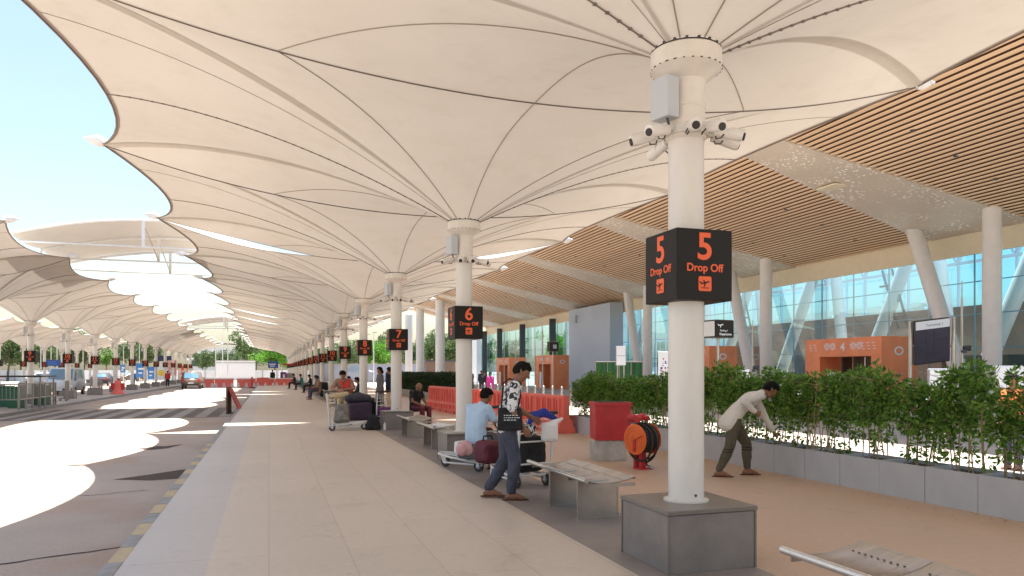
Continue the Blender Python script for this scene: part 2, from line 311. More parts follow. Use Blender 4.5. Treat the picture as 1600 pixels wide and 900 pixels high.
# ------------------------------------------------------------------ ground, roads, walkway
ZR = -.2     # road level
g = MB(); g.add([(-900, -300, ZR-.03), (900, -300, ZR-.03), (900, 1800, ZR-.03), (-900, 1800, ZR-.03)], [(0, 1, 2, 3)]); struct(g.build('ground', 'ground'))
def sheet(name, m, x0, x1, y0, y1, z): 
    b = MB().add([(x0, y0, z), (x1, y0, z), (x1, y1, z), (x0, y1, z)], [(0, 1, 2, 3)]); return struct(b.build(name, m))
sheet('road', 'road', -9.8, -1.25, -30, 150, ZR)
sheet('far_road', 'road', -22, -12.7, -30, 150, ZR)
sheet('forecourt_road', 'apron', 9.3, 21.5, -30, 150, ZR)
b = MB(); b.b2((-1.13, -30, -.4), (9.18, 140, -.004)); struct(b.build('walkway_base', 'kerb_plain'))
sheet('walkway', 'paving', -.468, 2.68, -30, 140, 0)
sheet('walkway_edge_paving', 'paving_edge', -1.13, -.468, -30, 140, 0)
sheet('walkway_inner_paving', 'paving_right', 3.68, 9.18, -30, 140, 0)
sheet('stone_strip', 'strip_stone', 2.68, 3.68, -30, 140, 0)
b = MB(); y = -5.93
for i in range(120):
    m = (0 if i % 2 else 1) if y < 17 else (2 if i % 2 else 1)
    if y > 22: m = 2
    b.b2((-1.25, y+.006, -.4), (-1.13, y+.547, .004+random.uniform(-.004, .003)), mi=m); y += .55
b.b2((-1.25, y, -.4), (-1.13, 140, .003), mi=2)
struct(b.build('kerb', ['kerb_yellow', 'kerb_grey', 'kerb_plain']))
b = MB(); b.b2((9.18, -30, -.4), (9.3, 140, .003)); struct(b.build('kerb', 'kerb_plain'))
b = MB(); b.b2((-12.6, -30, -.4), (-9.95, 150, -.1)); struct(b.build('island', 'apron'))
b = MB()
y = 0
while y < 150:
    b.b2((-9.95, y+.01, -.4), (-9.8, y+.79, -.092), mi=int(y/.8) % 2); b.b2((-12.75, y+.01, -.4), (-12.6, y+.79, -.092), mi=int(y/.8) % 2); y += .8
struct(b.build('kerb', ['kerb_plain', 'kerb_grey']))
b = MB(); b.b2((-26, 10, -.4), (-22, 160, -.1)); struct(b.build('island', 'apron'))
b = MB(); b.b2((21.5, -10, -.4), (60, 130, -.02)); struct(b.build('terminal_pavement', 'apron'))
# zebra tables
for (y0, y1) in ((30.3, 38.4), (84.5, 91.5)):
    sheet('road_table', 'stripe_dark', -9.75, -1.35, y0, y1, ZR+.004)
    b = MB(); x = -9.6
    while x < -1.6: b.add([(x, y0+.2, ZR+.008), (x+.42, y0+.2, ZR+.008), (x+.42, y1-.2, ZR+.008), (x, y1-.2, ZR+.008)], [(0, 1, 2, 3)]); x += .86
    struct(b.build('zebra_marking', 'paint_white'))
# broken patches and cracks of the road
def patch(pts, m='dirt'):
    b = MB(); b.add([(x, y, ZR+.004) for x, y in pts], [tuple(range(len(pts)))]); struct(b.build('road_patch', m))
patch([(-2.4, 13.4), (-2.15, 13.3), (-1.8, 13.12), (-1.27, 13.25), (-1.27, 14.5), (-1.5, 14.35), (-1.95, 13.85), (-2.2, 13.6)], 'dirt')
patch([(-2.85, 18.5), (-2.5, 18.2), (-2.2, 18.45), (-1.95, 19.4), (-2.3, 19.0), (-2.5, 19.1)], 'dirt')
def crack(pts, w=.012):
    b = MB(); random.seed(len(pts)); vs = []
    for i in range(len(pts)-1):
        a = V(pts[i]); c = V(pts[i+1])
        for k in range(10): p = a.lerp(c, k/10); vs.append((p.x+random.uniform(-.01, .01), p.y+random.uniform(-.03, .03)))
    n = len(vs); b.add([(x, y-w*random.uniform(.3, 1.3), ZR+.005) for x, y in vs]+[(x, y+w*random.uniform(.3, 1.3), ZR+.005) for x, y in vs], [(i, i+1, n+i+1, n+i) for i in range(n-1)])
    struct(b.build('road_crack', 'dirt'))
crack([(-6.2, 7.2), (-4, 7.3), (-2.6, 7.75), (-1.27, 8.3)], .02); crack([(-3.2, 11.9), (-2.4, 11.8), (-1.6, 12.1)], .012); crack([(-5.5, 11.2), (-4.4, 11.0), (-3.6, 11.4)], .01)
crack([(-4.1, 20), (-3.3, 22), (-3.1, 26)], .012)

# ------------------------------------------------------------------ the tensile canopies
L = 3.675
def perim(W, gn, gf, N=20):
    """closed list of (x,y,z) round one bay, starting at the (+W,-L) node; gn/gf: open lens at near/far ridge"""
    q = W/6.4
    def zr(x): return 5.06+.0241*(x/q)**2
    def lens(x, gp):
        a = abs(x)
        if not gp or a < 1.9*q: return 0
        return .62*math.sin(PI*(a-1.9*q)/(W*1.0-1.9*q))
    P = []
    M = 12
    for j in range(M):                     # right side, scalloped
        t = -1+2*j/M; P.append((W-.74*q*(1-t*t), L*t, zr(W)-.22*(1-t*t)))
    for j in range(2*N):                   # far ridge, x from W to -W
        x = W-2*W*j/(2*N); P.append((x, L-lens(x, gf), zr(x)))
    for j in range(M):
        t = 1-2*j/M; P.append((-W+.74*q*(1-t*t), L*t, zr(W)-.22*(1-t*t)))
    for j in range(2*N):
        x = -W+2*W*j/(2*N); P.append((x, -L+lens(x, gn), zr(x)))
    return P
R0, Z0 = .275, 4.22
def surf(pt, t, dz=0):
    x, y, z = pt; r = math.hypot(x, y); ux, uy = x/r, y/r; p = 1.7+.9*uy*uy
    rr = R0+(r-R0)*t; return V((ux*rr, uy*rr, Z0+(z-Z0)*(1-(1-t)**p)+dz))
def canopy_parts(root, W, gn, gf, cache={}):
    k = (W, gn, gf)
    if k not in cache:
        P = perim(W, gn, gf); n = len(P); NR = 18; out = []
        b = MB(); vs = [surf(P[i], (j/NR)**1.4) for i in range(n) for j in range(NR+1)]
        fs = [(i*(NR+1)+j, ((i+1) % n)*(NR+1)+j, ((i+1) % n)*(NR+1)+j+1, i*(NR+1)+j+1) for i in range(n) for j in range(NR)]
        b.add(vs, fs); out.append(('membrane', b.mesh('membrane', 'fabric', True)))
        # seams: radial, as thin welted strips under the membrane
        M = 12; N2 = 40
        def ridge_i(x, far): j = round((W-x)/(2*W)*N2) if far else round((x+W)/(2*W)*N2); return (M+j) if far else (2*M+N2+j) % n
        b = MB(); q = W/6.4
        for far in (0, 1):
            for x in (-3.35*q, 0, 3.35*q): b.tube([surf(P[ridge_i(x, far)], (j/20)**1.3, -.008) for j in range(21)], .0065, 5)
        out.append(('seam', b.mesh('seam', 'seam', True)))
        for i in (M//2, M+N2+M//2):        # laced joints straight to the road and terminal sides
            b = MB(); pts = [surf(P[i], (j/40)**1.2, -.012) for j in range(41)]; b.tube(pts, .008, 5)
            for j in range(2, 41): b.box(pts[j], (.03, .026, .016))
            out.append(('laced_joint', b.mesh('laced_joint', 'cable')))
        b = MB()
        for i in (2, 2*M+N2-2): b.tube([surf(P[i], j/20, -.006) for j in range(21)], .004, 4)
        out.append(('fine_seam', b.mesh('fine_seam', 'seam')))
        b = MB()                            # belts to the four corner nodes
        for c in (0, M, M+N2, 2*M+N2):
            pa, pb = P[(c-1) % n], P[(c+1) % n]
            def f(u, v, c=c):
                p = surf(P[c % n], u, 0); s1 = surf(P[(c-1) % n], u); s2 = surf(P[(c+1) % n], u)
                wd = .17; a = (s1-p); d = (s2-p)
                return p+(a.normalized() if v < .5 else d.normalized())*wd*abs(v-.5)*2*min(1, max(.12, u*2))+V((0, 0, -.012))
            b.grid(f, 24, 4)
        out.append(('reinforcement_belt', b.mesh('reinforcement_belt', 'fabric', True)))
        b = MB()                # edge cables in the scallops and ridge ropes
        sides = [[P[j % n] for j in range(0, M+1)], [P[j] for j in range(M+N2, 2*M+N2+1)]]
        for s in sides: b.tube([V(p)+V((0, 0, -.01)) for p in s], .016, 6)
        for s in ([P[j] for j in range(M, M+N2+1)], [P[j % n] for j in range(2*M+N2, n+1)]): b.tube([V(p)+V((0, 0, -.012)) for p in s], .009, 5)
        out.append(('edge_cable', b.mesh('edge_cable', 'cable', True)))
        for rng in (range(0, M), range(M+N2, 2*M+N2)):
            hem = MB()
            for j in rng:
                a, c2 = P[j % n], P[(j+1) % n]
                hem.add([surf(a, .990, -.01), surf(a, .998, -.01), surf(c2, .998, -.01), surf(c2, .990, -.01)], [(0, 1, 2, 3)])
            out.append(('hem', hem.mesh('hem', 'seam')))
        for sx in (-1, 1):                  # pale conical caps on the nodes, one bay end
            b = MB(); z = P[0][2]; e = V((sx*W, L, z)); d = V((sx, 0, .12)).normalized(); k_ = .72
            b.lathe([(r0*k_, zz*k_) for r0, zz in ((.07, -.1), (.15, .05), (.15, .16), (.13, .22), (.06, .38), (.035, .42), (.03, .48))], n=16, M=Matrix.Translation(e+V((0, 0, .05))) @ d.to_track_quat('Z', 'Y').to_matrix().to_4x4())
            for dy in (-.09, .09): b.cyl(e+V((0, dy, -.02)), e+d*.1+V((0, 0, .04)), .012, .012, 6)
            b.cyl(e+V((0, 0, -.04)), e+V((sx*.15, 0, .03)), .022, .02, 8)
            out.append(('node_cap', b.mesh('node_cap', 'white_metal', True)))
        cache[k] = out
    for nm, me in cache[k]: ob(nm, me, root)
CM = {}
def col_meshes():
    b = MB(); b.lathe([(.146, .47), (.146, 3.5)], n=36); b.cyl((0, -.15, .55), (0, -.1, .55), .012, .012, 8, mi=1); CM['column'] = b.mesh('column', ['white_paint', 'bolt'], True)
    b = MB(); b.lathe([(.146, 3.46), (.165, 3.48), (.165, 3.58), (.155, 3.585), (.155, 3.72), (.16, 3.725), (.16, 3.735), (.155, 3.74), (.155, 3.92), (.162, 3.93), (.162, 3.95), (.29, 4.05), (.29, 4.19), (.27, 4.205), (.27, 4.24), (.15, 4.24)], n=40)
    CM['capital'] = b.mesh('capital', 'capital_paint', True)
    b = MB()
    for i in range(18): a = 2*PI*i/18; b.box((.272*math.cos(a), .272*math.sin(a), 4.222), (.022, .022, .03), a)
    for i in range(26): a = 2*PI*i/26; b.box((.288*math.cos(a), .288*math.sin(a), 4.052), (.012, random.uniform(.005, .03), .008), a)
    b.lathe([(.274, 4.2), (.28, 4.205), (.28, 4.212), (.274, 4.217)], n=32)
    CM['bolt_ring'] = b.mesh('bolt_ring', 'bolt')
    b = MB(); b.box((0, 0, .225), (.78, .78, .45), bev=.004); CM['plinth'] = b.mesh('plinth', 'plinth_side')
    b = MB(); b.box((0, 0, .4725), (.81, .81, .035), bev=.005)
    for sx, sy in ((-1, -1), (1, -1), (-1, 1), (1, 1)): b.box((sx*.39, sy*.39, .225), (.016, .016, .45))
    CM['plinth_trim'] = b.mesh('plinth_trim', 'plinth_cap')
    b = MB(); b.lathe([(.148, .488), (.185, .488), (.185, .503), (.15, .51)], n=28); CM['base_ring'] = b.mesh('base_ring', 'capital_paint', True)
    # junction box on the capital sleeve
    b = MB(); b.box((-.235, -.06, 3.77), (.13, .20, .33), R(15), bev=.008); CM['jbox'] = b.mesh('cabinet', 'box_grey')
    b = MB(); b.tube([(-.24, -.1, 3.62), (-.22, -.1, 3.55), (-.2, -.1, 3.5)], .012, 6); CM['jcable'] = b.mesh('conduit', 'bolt')
    # security camera: bracket, body, lens; local: points along +Y
    b = MB(); b.box((0, .03, .02), (.05, .06, .05)); b.cyl((0, .04, .02), (0, .10, -.01), .012, .012, 8); b.tube([(.0, .05, -.01), (.03, .06, -.07), (.05, .10, -.07), (.03, .13, -.03)], .006, 5, mi=1); CM['cam_bracket'] = b.mesh('bracket', ['cam_white', 'bolt'])
    b = MB(); A, B = V((0, .05, .0)), V((0, .25, -.06)); b.cyl(A, B, .042, .042, 16); b.cyl(A+(B-A)*.55+V((0, 0, .01)), B+(B-A)*.12+V((0, 0, .01)), .048, .048, 14); CM['cam_body'] = b.mesh('housing', 'cam_white', True)
    b = MB(); b.cyl(B+(B-A)*.10, B+(B-A)*.16, .032, .030, 14); CM['cam_lens'] = b.mesh('lens', 'rubber', True)
    b = MB(); b.lathe([(.166, 3.50), (.185, 3.5), (.185, 3.56), (.166, 3.56)], n=28); CM['collar'] = b.mesh('collar', 'capital_paint', True)
col_meshes()
ONES = 'zero one two three four five six seven eight nine ten eleven twelve thirteen fourteen fifteen sixteen seventeen eighteen nineteen twenty twenty-one twenty-two twenty-three'.split()
order = 'first second third fourth fifth sixth seventh eighth ninth tenth eleventh twelfth thirteenth fourteenth fifteenth sixteenth seventeenth eighteenth nineteenth twentieth'.split()
SP = 7.35; Y5 = 5.38; XC = 3.29
def sign_box(n, loc, label, far=False):
    t = thing('drop_off_sign', label, 'sign', loc, 0, 'drop off signs on the columns')
    h = .255
    if 'sb' not in CM:
        b = MB(); b.box((0, 0, .285), (.51, .51, .57), bev=.006); CM['sb'] = b.mesh('sign_case', 'sign_black')
        # icon: rounded tile with plane
        b = MB(); pts = []
        for cx, cy, a0 in ((.045, .045, 0), (-.045, .045, 90), (-.045, -.045, 180), (.045, -.045, 270)):
            for k in range(5): a = R(a0+k*22.5); pts.append((cx+.014*math.cos(a), cy+.014*math.sin(a)))
        b.prism(pts, .003); CM['icon'] = b.mesh('icon_tile', 'sign_orange')
        b = MB(); M = Matrix.Translation((0, .008, .0035)) @ Matrix.Rotation(R(14), 4, 'Z')
        b.prism([(-.042, -.004), (.03, -.006), (.044, .0), (.034, .006), (-.034, .006)], .0015, M)
        M2 = M @ Matrix.Translation((0, 0, .0016)); b.prism([(.012, .002), (-.004, .002), (-.022, -.03), (-.012, -.03)], .0012, M2); b.prism([(.004, .004), (-.006, .004), (-.016, .026), (-.008, .026)], .0012, M2); b.prism([(-.028, .004), (-.042, .004), (-.052, .022), (-.044, .022)], .0012, M2)
        b.b2((-.035, -.036, .0035), (.035, -.031, .0055)); CM['plane'] = b.mesh('plane_mark', 'sign_black')
    ob('sign_case', CM['sb'], t)
    for (ax, rz) in (((0, -1), 0), ((-1, 0), R(-90))) if not far else (((0, -1), 0),):
        px, py = ax[0]*(h+.001), ax[1]*(h+.001)
        text('number', str(n), .30, 'sign_orange', t, (px, py, .57-.15), rz=rz, off=.006)
        text('lettering', 'Drop Off', .088, 'sign_orange', t, (px, py, .57-.312), rz=rz, off=.0015)
        i = ob('icon_tile', CM['icon'], t); i.location = (px, py, .57-.438); i.rotation_euler = (R(90), 0, rz)
        j = ob('plane_mark', CM['plane'], i)
    return t
dirs = [(200, 'pointing left'), (248, 'pointing front left'), (275, 'facing the viewer'), (320, 'pointing front right'), (352, 'pointing right'), (100, 'pointing away'), (165, 'pointing back left')]
def bay(xc, zc, yc, W, n, side, gn=False, gf=False, cams=5, lab=None, sgn=True):
    t = thing('funnel_canopy', lab or f'cream funnel canopy with its white column {ONES[n]} of the {side} row', 'canopy', (xc, yc, zc), 0, 'funnel canopies in rows')
    canopy_parts(t, W, gn, gf)
    for k in ('column', 'capital', 'plinth', 'collar'):
        o = ob(k, CM[k], t)
        if k == 'plinth': ob('plinth_trim', CM['plinth_trim'], o)
        if k == 'column': ob('base_ring', CM['base_ring'], o)
        if k == 'capital': ob('bolt_ring', CM['bolt_ring'], o)
    j = ob('cabinet', CM['jbox'], t); ob('conduit', CM['jcable'], j)
    if sgn: sign_box(n, (xc+.025, yc+.015, 2.128+zc), f'black drop off sign with orange number {ONES[n]} on the {side} row', far=(yc > 45 and side == 'walkway'))
    for a, dl in dirs[:cams]:
        ar = R(a); c = thing('security_camera', f'white security camera on {side} column {ONES[n]} {dl}', 'security camera', (xc+.185*math.cos(ar), yc+.185*math.sin(ar), zc+3.52), ar-PI/2, 'security cameras on the columns')
        ob('bracket', CM['cam_bracket'], c); hb = ob('housing', CM['cam_body'], c); ob('lens', CM['cam_lens'], hb)
    return t
for i in range(-1, 19):
    gaps = (2, 6, 7)
    bay(XC, 0, Y5+SP*i, 6.4, 5+i, 'walkway', gn=(i-1) in gaps, gf=i in gaps, cams=7 if i == 0 else (5 if 0 < i < 6 else (2 if i < 10 and i > 0 else 0)), sgn=i >= 0)
for i in range(-3, 12):
    y = 43.5+SP*i; xc = -11.55
    bay(xc, -.1, y, 4.25, 9+i, 'road island', cams=3 if 0 <= i < 4 else 0, sgn=i >= 0, lab=None if i >= 0 else f'{order[-i-1]} cream island canopy bay coming nearer from the signed columns')
for i in range(0, 7):
    bay(-23.8, -.1, 80+7.35*i-7.35, 4.25, 8+i, 'far left', cams=0, lab=f'{order[i]} funnel canopy bay of the farthest left row')

# barrel roofs bridging the road between the two rows
def bridge(y0, n, sp, label):
    t = thing('bridging_roof', label, 'roof', (-4.3, y0, 0), 0, 'bridging roofs over the road')
    X0, X1 = -4.7, 1.95
    def arch(x): return 7.35-.75*((x-.6)/5.2)**2
    b = MB(); b.grid(lambda u, v: V((X0+(X1-X0)*u, v*sp*(n-1), arch(X0+(X1-X0)*u)+.07-.12*math.sin(PI*((v*(n-1)) % 1)))), 24, 20); b.build('membrane', 'fabric', t, True)
    for i in range(n):
        y = i*sp
        b = MB(); b.tube([(x, y, arch(x)) for x in [X0+(X1-X0)*k/24 for k in range(25)]], .06, 8); b.build('arch', 'white_metal', t, True)
        b = MB(); b.cyl((X0, y, 6.3), (X1, y, 6.3), .035, n=8); b.build('tie_rod', 'white_metal', t, True)
        for x in (X0, X1): b = MB(); b.cyl((x, y, 6.25), (x, y, arch(x)), .04, n=8); b.build('end_post', 'white_metal', t, True)
        b = MB(); b.box((-.25, y, 6.8), (.11, .11, 1.0)); b.build('post', 'white_metal', t)
    for i in range(n-1):
        b = MB(); b.cyl((-.25, i*sp, 7.2), (-.25, (i+1)*sp, 6.35), .025, n=6); b.build('brace', 'rail_grey', t)
bridge(31.2, 3, 4.05, 'arched cream roof on white trusses spanning the road nearby')
bridge(84, 3, 4.0, 'small distant arched roof over the road beside the red barriers')

# ------------------------------------------------------------------ terminal building
TB = thing('terminal_building', 'glass fronted airport terminal with wood slatted overhanging roof', 'terminal', (25.7, 19.3, 0))
TB.location = (0, 0, 0)
S12 = 12.36
def sz(x): return 12.2-.2075*x
XE = 15.0; XG = 25.6
def near_edge(x): return 19.7+(x-16.2)*(-.6/8.5)      # near side of band k=0
def far_edge(x): return 21.8+(x-16.2)*(1.6/8.5)
YEND = 88.5
for k in range(-1, 7):
    # slats between the far edge of band k and the near edge of band k+1
    b = MB(); x = XE+.1
    while x < XG-.1:
        y0 = far_edge(x)+S12*k+.03; y1 = min(near_edge(x)+S12*(k+1)-.03, YEND)
        if y1 > y0: b.b2((x, y0, sz(x+.1)), (x+.185, y1, sz(x+.1)+.02))
        x += .245
    b.build('slat_ceiling', 'slat_wood', TB)
    for q in range(4):
        for r_ in range(2):
            x = XE+2.6+q*2.1; y = far_edge(x)+S12*k+2.4+r_*4.6
            if y < YEND-1:
                if 'dl' not in CM: CM['dl'] = MB().cyl((0, 0, 0), (0, 0, -.05), .08, .07, 12).mesh('downlight', 'fin_dark')
                ob('downlight', CM['dl'], TB, (x+.1, y, sz(x)))
for k in range(-1, 6):
    def P2(x, y, dz): return (x, y, sz(x)+dz)
    b = MB(); xs = [XE, XG]
    vs = []
    for dz in (-.03, .1):
        vs += [P2(XE, near_edge(XE)+S12*k, dz), P2(XE, far_edge(XE)+S12*k, dz), P2(XG, far_edge(XG)+S12*k, dz), P2(XG, near_edge(XG)+S12*k, dz)]
    b.add(vs, [(0, 1, 2, 3), (4, 7, 6, 5), (0, 4, 5, 1), (1, 5, 6, 2), (2, 6, 7, 3), (3, 7, 4, 0)]); b.build('soffit_panel', 'soffit_panel', TB)
b = MB(); b.box((19.2, 21.6, sz(19.2)-.06), (.62, .9, .05)); b.build('access_hatch', 'cream', TB)
b = MB(); vs = []
for dz in (.16, .45): vs += [(XE, 4, sz(XE)+dz), (XE, YEND, sz(XE)+dz), (27, YEND, sz(27)+dz), (27, 4, sz(27)+dz)]
b.add(vs, [(0, 1, 2, 3), (4, 7, 6, 5), (0, 4, 5, 1), (1, 5, 6, 2), (2, 6, 7, 3), (3, 7, 4, 0)]); b.build('roof', 'dark_backing', TB)
b = MB(); b.b2((XE-.25, 4, sz(XE)-.05), (XE-.01, YEND, sz(XE)+.6)); b.b2((XE-.25, YEND, 6.7), (27, YEND+.3, 9.6)) if False else None; b.build('eave', 'soffit_panel', TB)
b = MB(); b.b2((XG+.02, 4, 6.05), (XG+.22, YEND, sz(XG)+.12)); b.build('fascia', 'cream', TB)
# columns
for k in range(0, 3):
    y = 19.3+S12*k; b = MB(); b.cyl((24, y, -.05), (24, y, sz(24)+.05), .30, .30, 28)
    for z in (1.7, 3.4, 5.1): b.cyl((24, y, z), (24, y, z+.015), .303, .303, 28)
    b.build('column', 'terminal_column', TB, True)
    b = MB(); p0 = V((24.0, y+.75, -.05)); p1 = V((24.35, y+3.65, sz(24.35)+.1)); b.cyl(p0, p1, .30, .30, 28)
    for f in (.25, .5, .75): b.cyl(p0.lerp(p1, f), p0.lerp(p1, f+.0025), .303, .303, 28)
    b.build('slanted_column', 'terminal_column', TB, True)
for x, y in ((16.6, 74), (16.6, 84.5), (17, 94)):
    b = MB(); b.cyl((x, y, -.2), (x, y, sz(x)+.05), .47, .47, 24); b.build('column', 'terminal_column', TB, True)
# glass front by bay, mullions, fins
for k in range(-1, 6):
    y0 = 7+S12*(k+1)-.0; y1 = min(y0+S12, 96)
    b = MB(); b.add([(XG+.1, y0, 0), (XG+.1, y1, 0), (XG+.1, y1, 6.05), (XG+.1, y0, 6.05)], [(0, 1, 2, 3)]); b.build('glass', 'hall_glass', TB)
b = MB(); y = 7.0
while y < 96: b.b2((XG+.12, y-.02, 0), (XG+.17, y+.02, 6.05)); y += S12/6
for z in (1.15, 2.45, 3.75, 5.0): b.b2((XG+.175, 7, z-.02), (XG+.2, 96, z+.02))
b.build('mullion', 'mullion', TB)
for y in (13.5, 59.7, 64.9, 73.6, 81.7, 88):
    b = MB(); b.b2((XG-.55, y-.12, 0), (XG+.05, y+.12, 6.5)); b.build('fin', 'fin_dark', TB)
b = MB(); b.b2((24.4, 50.6, 0), (25.5, 58.6, 6.75)); b.b2((24.2, 56.8, 5.6), (24.4, 57.1, 6.2)); b.build('wall', 'wall_blue', TB)
b = MB(); b.b2((24.9, 90, 0), (25.5, 100, 6.1)); b.build('wall', 'panel_white', TB); 
b = MB(); b.b2((24.85, 93.0, 3.4), (24.9, 96, 4.4)); b.build('wall_lettering', 'orange_cloth', TB)
# interior seen through the glass
b = MB(); b.b2((36, 5, 0), (36.3, 52, 5.1)); b.b2((30, 52, 0), (36.3, 52.3, 3.0)); b.build('hall_wall', 'hall_brown', TB)
b = MB(); b.b2((35.4, 5, 3.2), (36, 26, 3.9)); b.b2((35.6, 8, 4.6), (36, 24, 6.0)); b.build('balcony', 'hall_cream', TB)
b = MB(); b.b2((25.9, 5, -.02), (60, 96, .01)); b.build('hall_floor', 'apron', TB)
b = MB(); b.add([(44, 5, 0), (44, 96, 0), (44, 96, 12), (44, 5, 12)], [(0, 1, 2, 3)]); b.build('glass', 'far_glass', TB)
b = MB(); y = 5
zt, zb = 11.5, 8.6
while y < 92:
    b.b2((43.0, y-.07, 0), (43.14, y+.07, zt)); b.cyl((43, y, zb), (43, y+2, zt), .09, n=8); b.cyl((43, y+2, zt), (43, y+4, zb), .09, n=8); b.b2((43.2, y+1.96, 0), (43.26, y+2.04, zb)); y += 4
for z in (zb, zt, 5.2): b.b2((42.95, 5, z-.1), (43.1, 92, z+.1))
b.build('roof_truss', 'truss_white', TB)
for y in (24, 30.5, 37, 43, 56, 68): # raking inner columns
    b = MB(); b.cyl((28.5, y, 0), (29.5, y-2.6, 7.5), .33, n=20); b.cyl((28.6, y+.6, 0), (29.2, y+2.2, 7.5), .28, n=20); b.build('raking_column', 'terminal_column', TB, True)
for y in (28, 40):
    b = MB()
    b.cyl((29.2, y-.25, 3.5), (29.2, y+.8, 6.6), .06, n=6); b.cyl((29.2, y+.4, 3.6), (29.2, y+1.4, 6.6), .06, n=6)
    for z in (4.2, 5.0, 5.8): b.box((29.2, y+.5+(z-4)*.3, z), (.1, 1.0, .09))
    b.build('service_ladder', 'fin_dark', TB)
b = MB(); b.b2((27, 19, 0), (33, 24, 2.2)); b.b2((27.5, 31, 0), (30, 34, 2.4)); b.b2((27.5, 44, 0), (30, 49, 2.6)); b.build('hall_counter', 'hall_brown', TB)

# orange entrance portals
def portal(y, label, num=None):
    t = thing('entrance_portal', label, 'entrance', (23.7, y, 0), 0, 'orange entrance portals'); w_ = 4.5; h_ = 3.0
    b = MB(); b.b2((0, 0, 0), (1.85, .55, h_)); b.b2((0, w_-.95, 0), (1.85, w_, h_)); b.b2((0, .55, 2.2), (1.85, w_-.95, h_)); b.build('frame', 'portal_orange', t)
    b = MB()
    b.b2((1.2, .55, 0), (1.24, w_-.95, 2.2)); b.build('door_glass', 'portal_dark', t)
    b = MB()
    for i in range(5): b.b2((1.14, .6+i*.72, 0), (1.2, .66+i*.72, 2.2))
    b.b2((1.13, .55, 1.0), (1.19, w_-.95, 1.06)); b.build('door_frame', 'steel_bright', t)
    # white round ornaments and dotted marks
    b = MB()
    for yy in (3.1, 2.75, 1.55, 1.2):
        M = Matrix.Translation((-.003, yy, 2.62)) @ Matrix.Rotation(R(-90), 4, 'Y')
        for r0, r1 in ((.10, .13), (.04, .065)):
            n = 20; vs = [M @ V((r*math.cos(2*PI*k/n), r*math.sin(2*PI*k/n)*1.15, 0)) for r in (r0, r1) for k in range(n)]
            b.add(vs, [(k, (k+1) % n, n+(k+1) % n, n+k) for k in range(n)])
        for k in range(5): a = R(30+30*k); b.box((-.004, yy+.17*math.cos(a), 2.62+.17*math.sin(a)), (.006, .04, .05))
    for yy in (4.1, 3.8, .35, .65, .95):
        for zz in (2.5, 2.62, 2.75): b.box((-.004, yy+(zz-2.5)*.3, zz), (.006, .14, .03))
    b.build('ornament', 'panel_white', t)
    b = MB(); M = Matrix.Translation((.9, -.004, 2.4)) @ Matrix.Rotation(R(90), 4, 'X'); n = 20
    vs = [M @ V((r*math.cos(2*PI*k/n), r*.75*math.sin(2*PI*k/n), 0)) for r in (.16, .24) for k in range(n)]; b.add(vs, [(k, (k+1) % n, n+(k+1) % n, n+k) for k in range(n)])
    for k in range(4): b.box((.75+.1*k, -.004, 1.4+.05*(k % 2)), (.06, .006, .03))
    b.build('ornament', 'panel_white', t)
    if num: text('number', num, .5, 'panel_white', t, (-.006, 2.15, 2.6), rz=R(-90), off=.01)
    b = MB(); b.b2((-.2, w_-2.1, 0), (-.14, w_-1.65, 1.5)); b.build('notice_board', 'panel_white', t)
portal(23.9, 'orange entrance portal numbered 4 with white round ornaments', '4')
portal(36.3, 'orange entrance portal half hidden behind the column with sign 5')
portal(60.6, 'distant orange entrance portal right of the floral shirt man')
portal(73.0, 'farthest orange entrance portal behind the head of the floral shirt man')
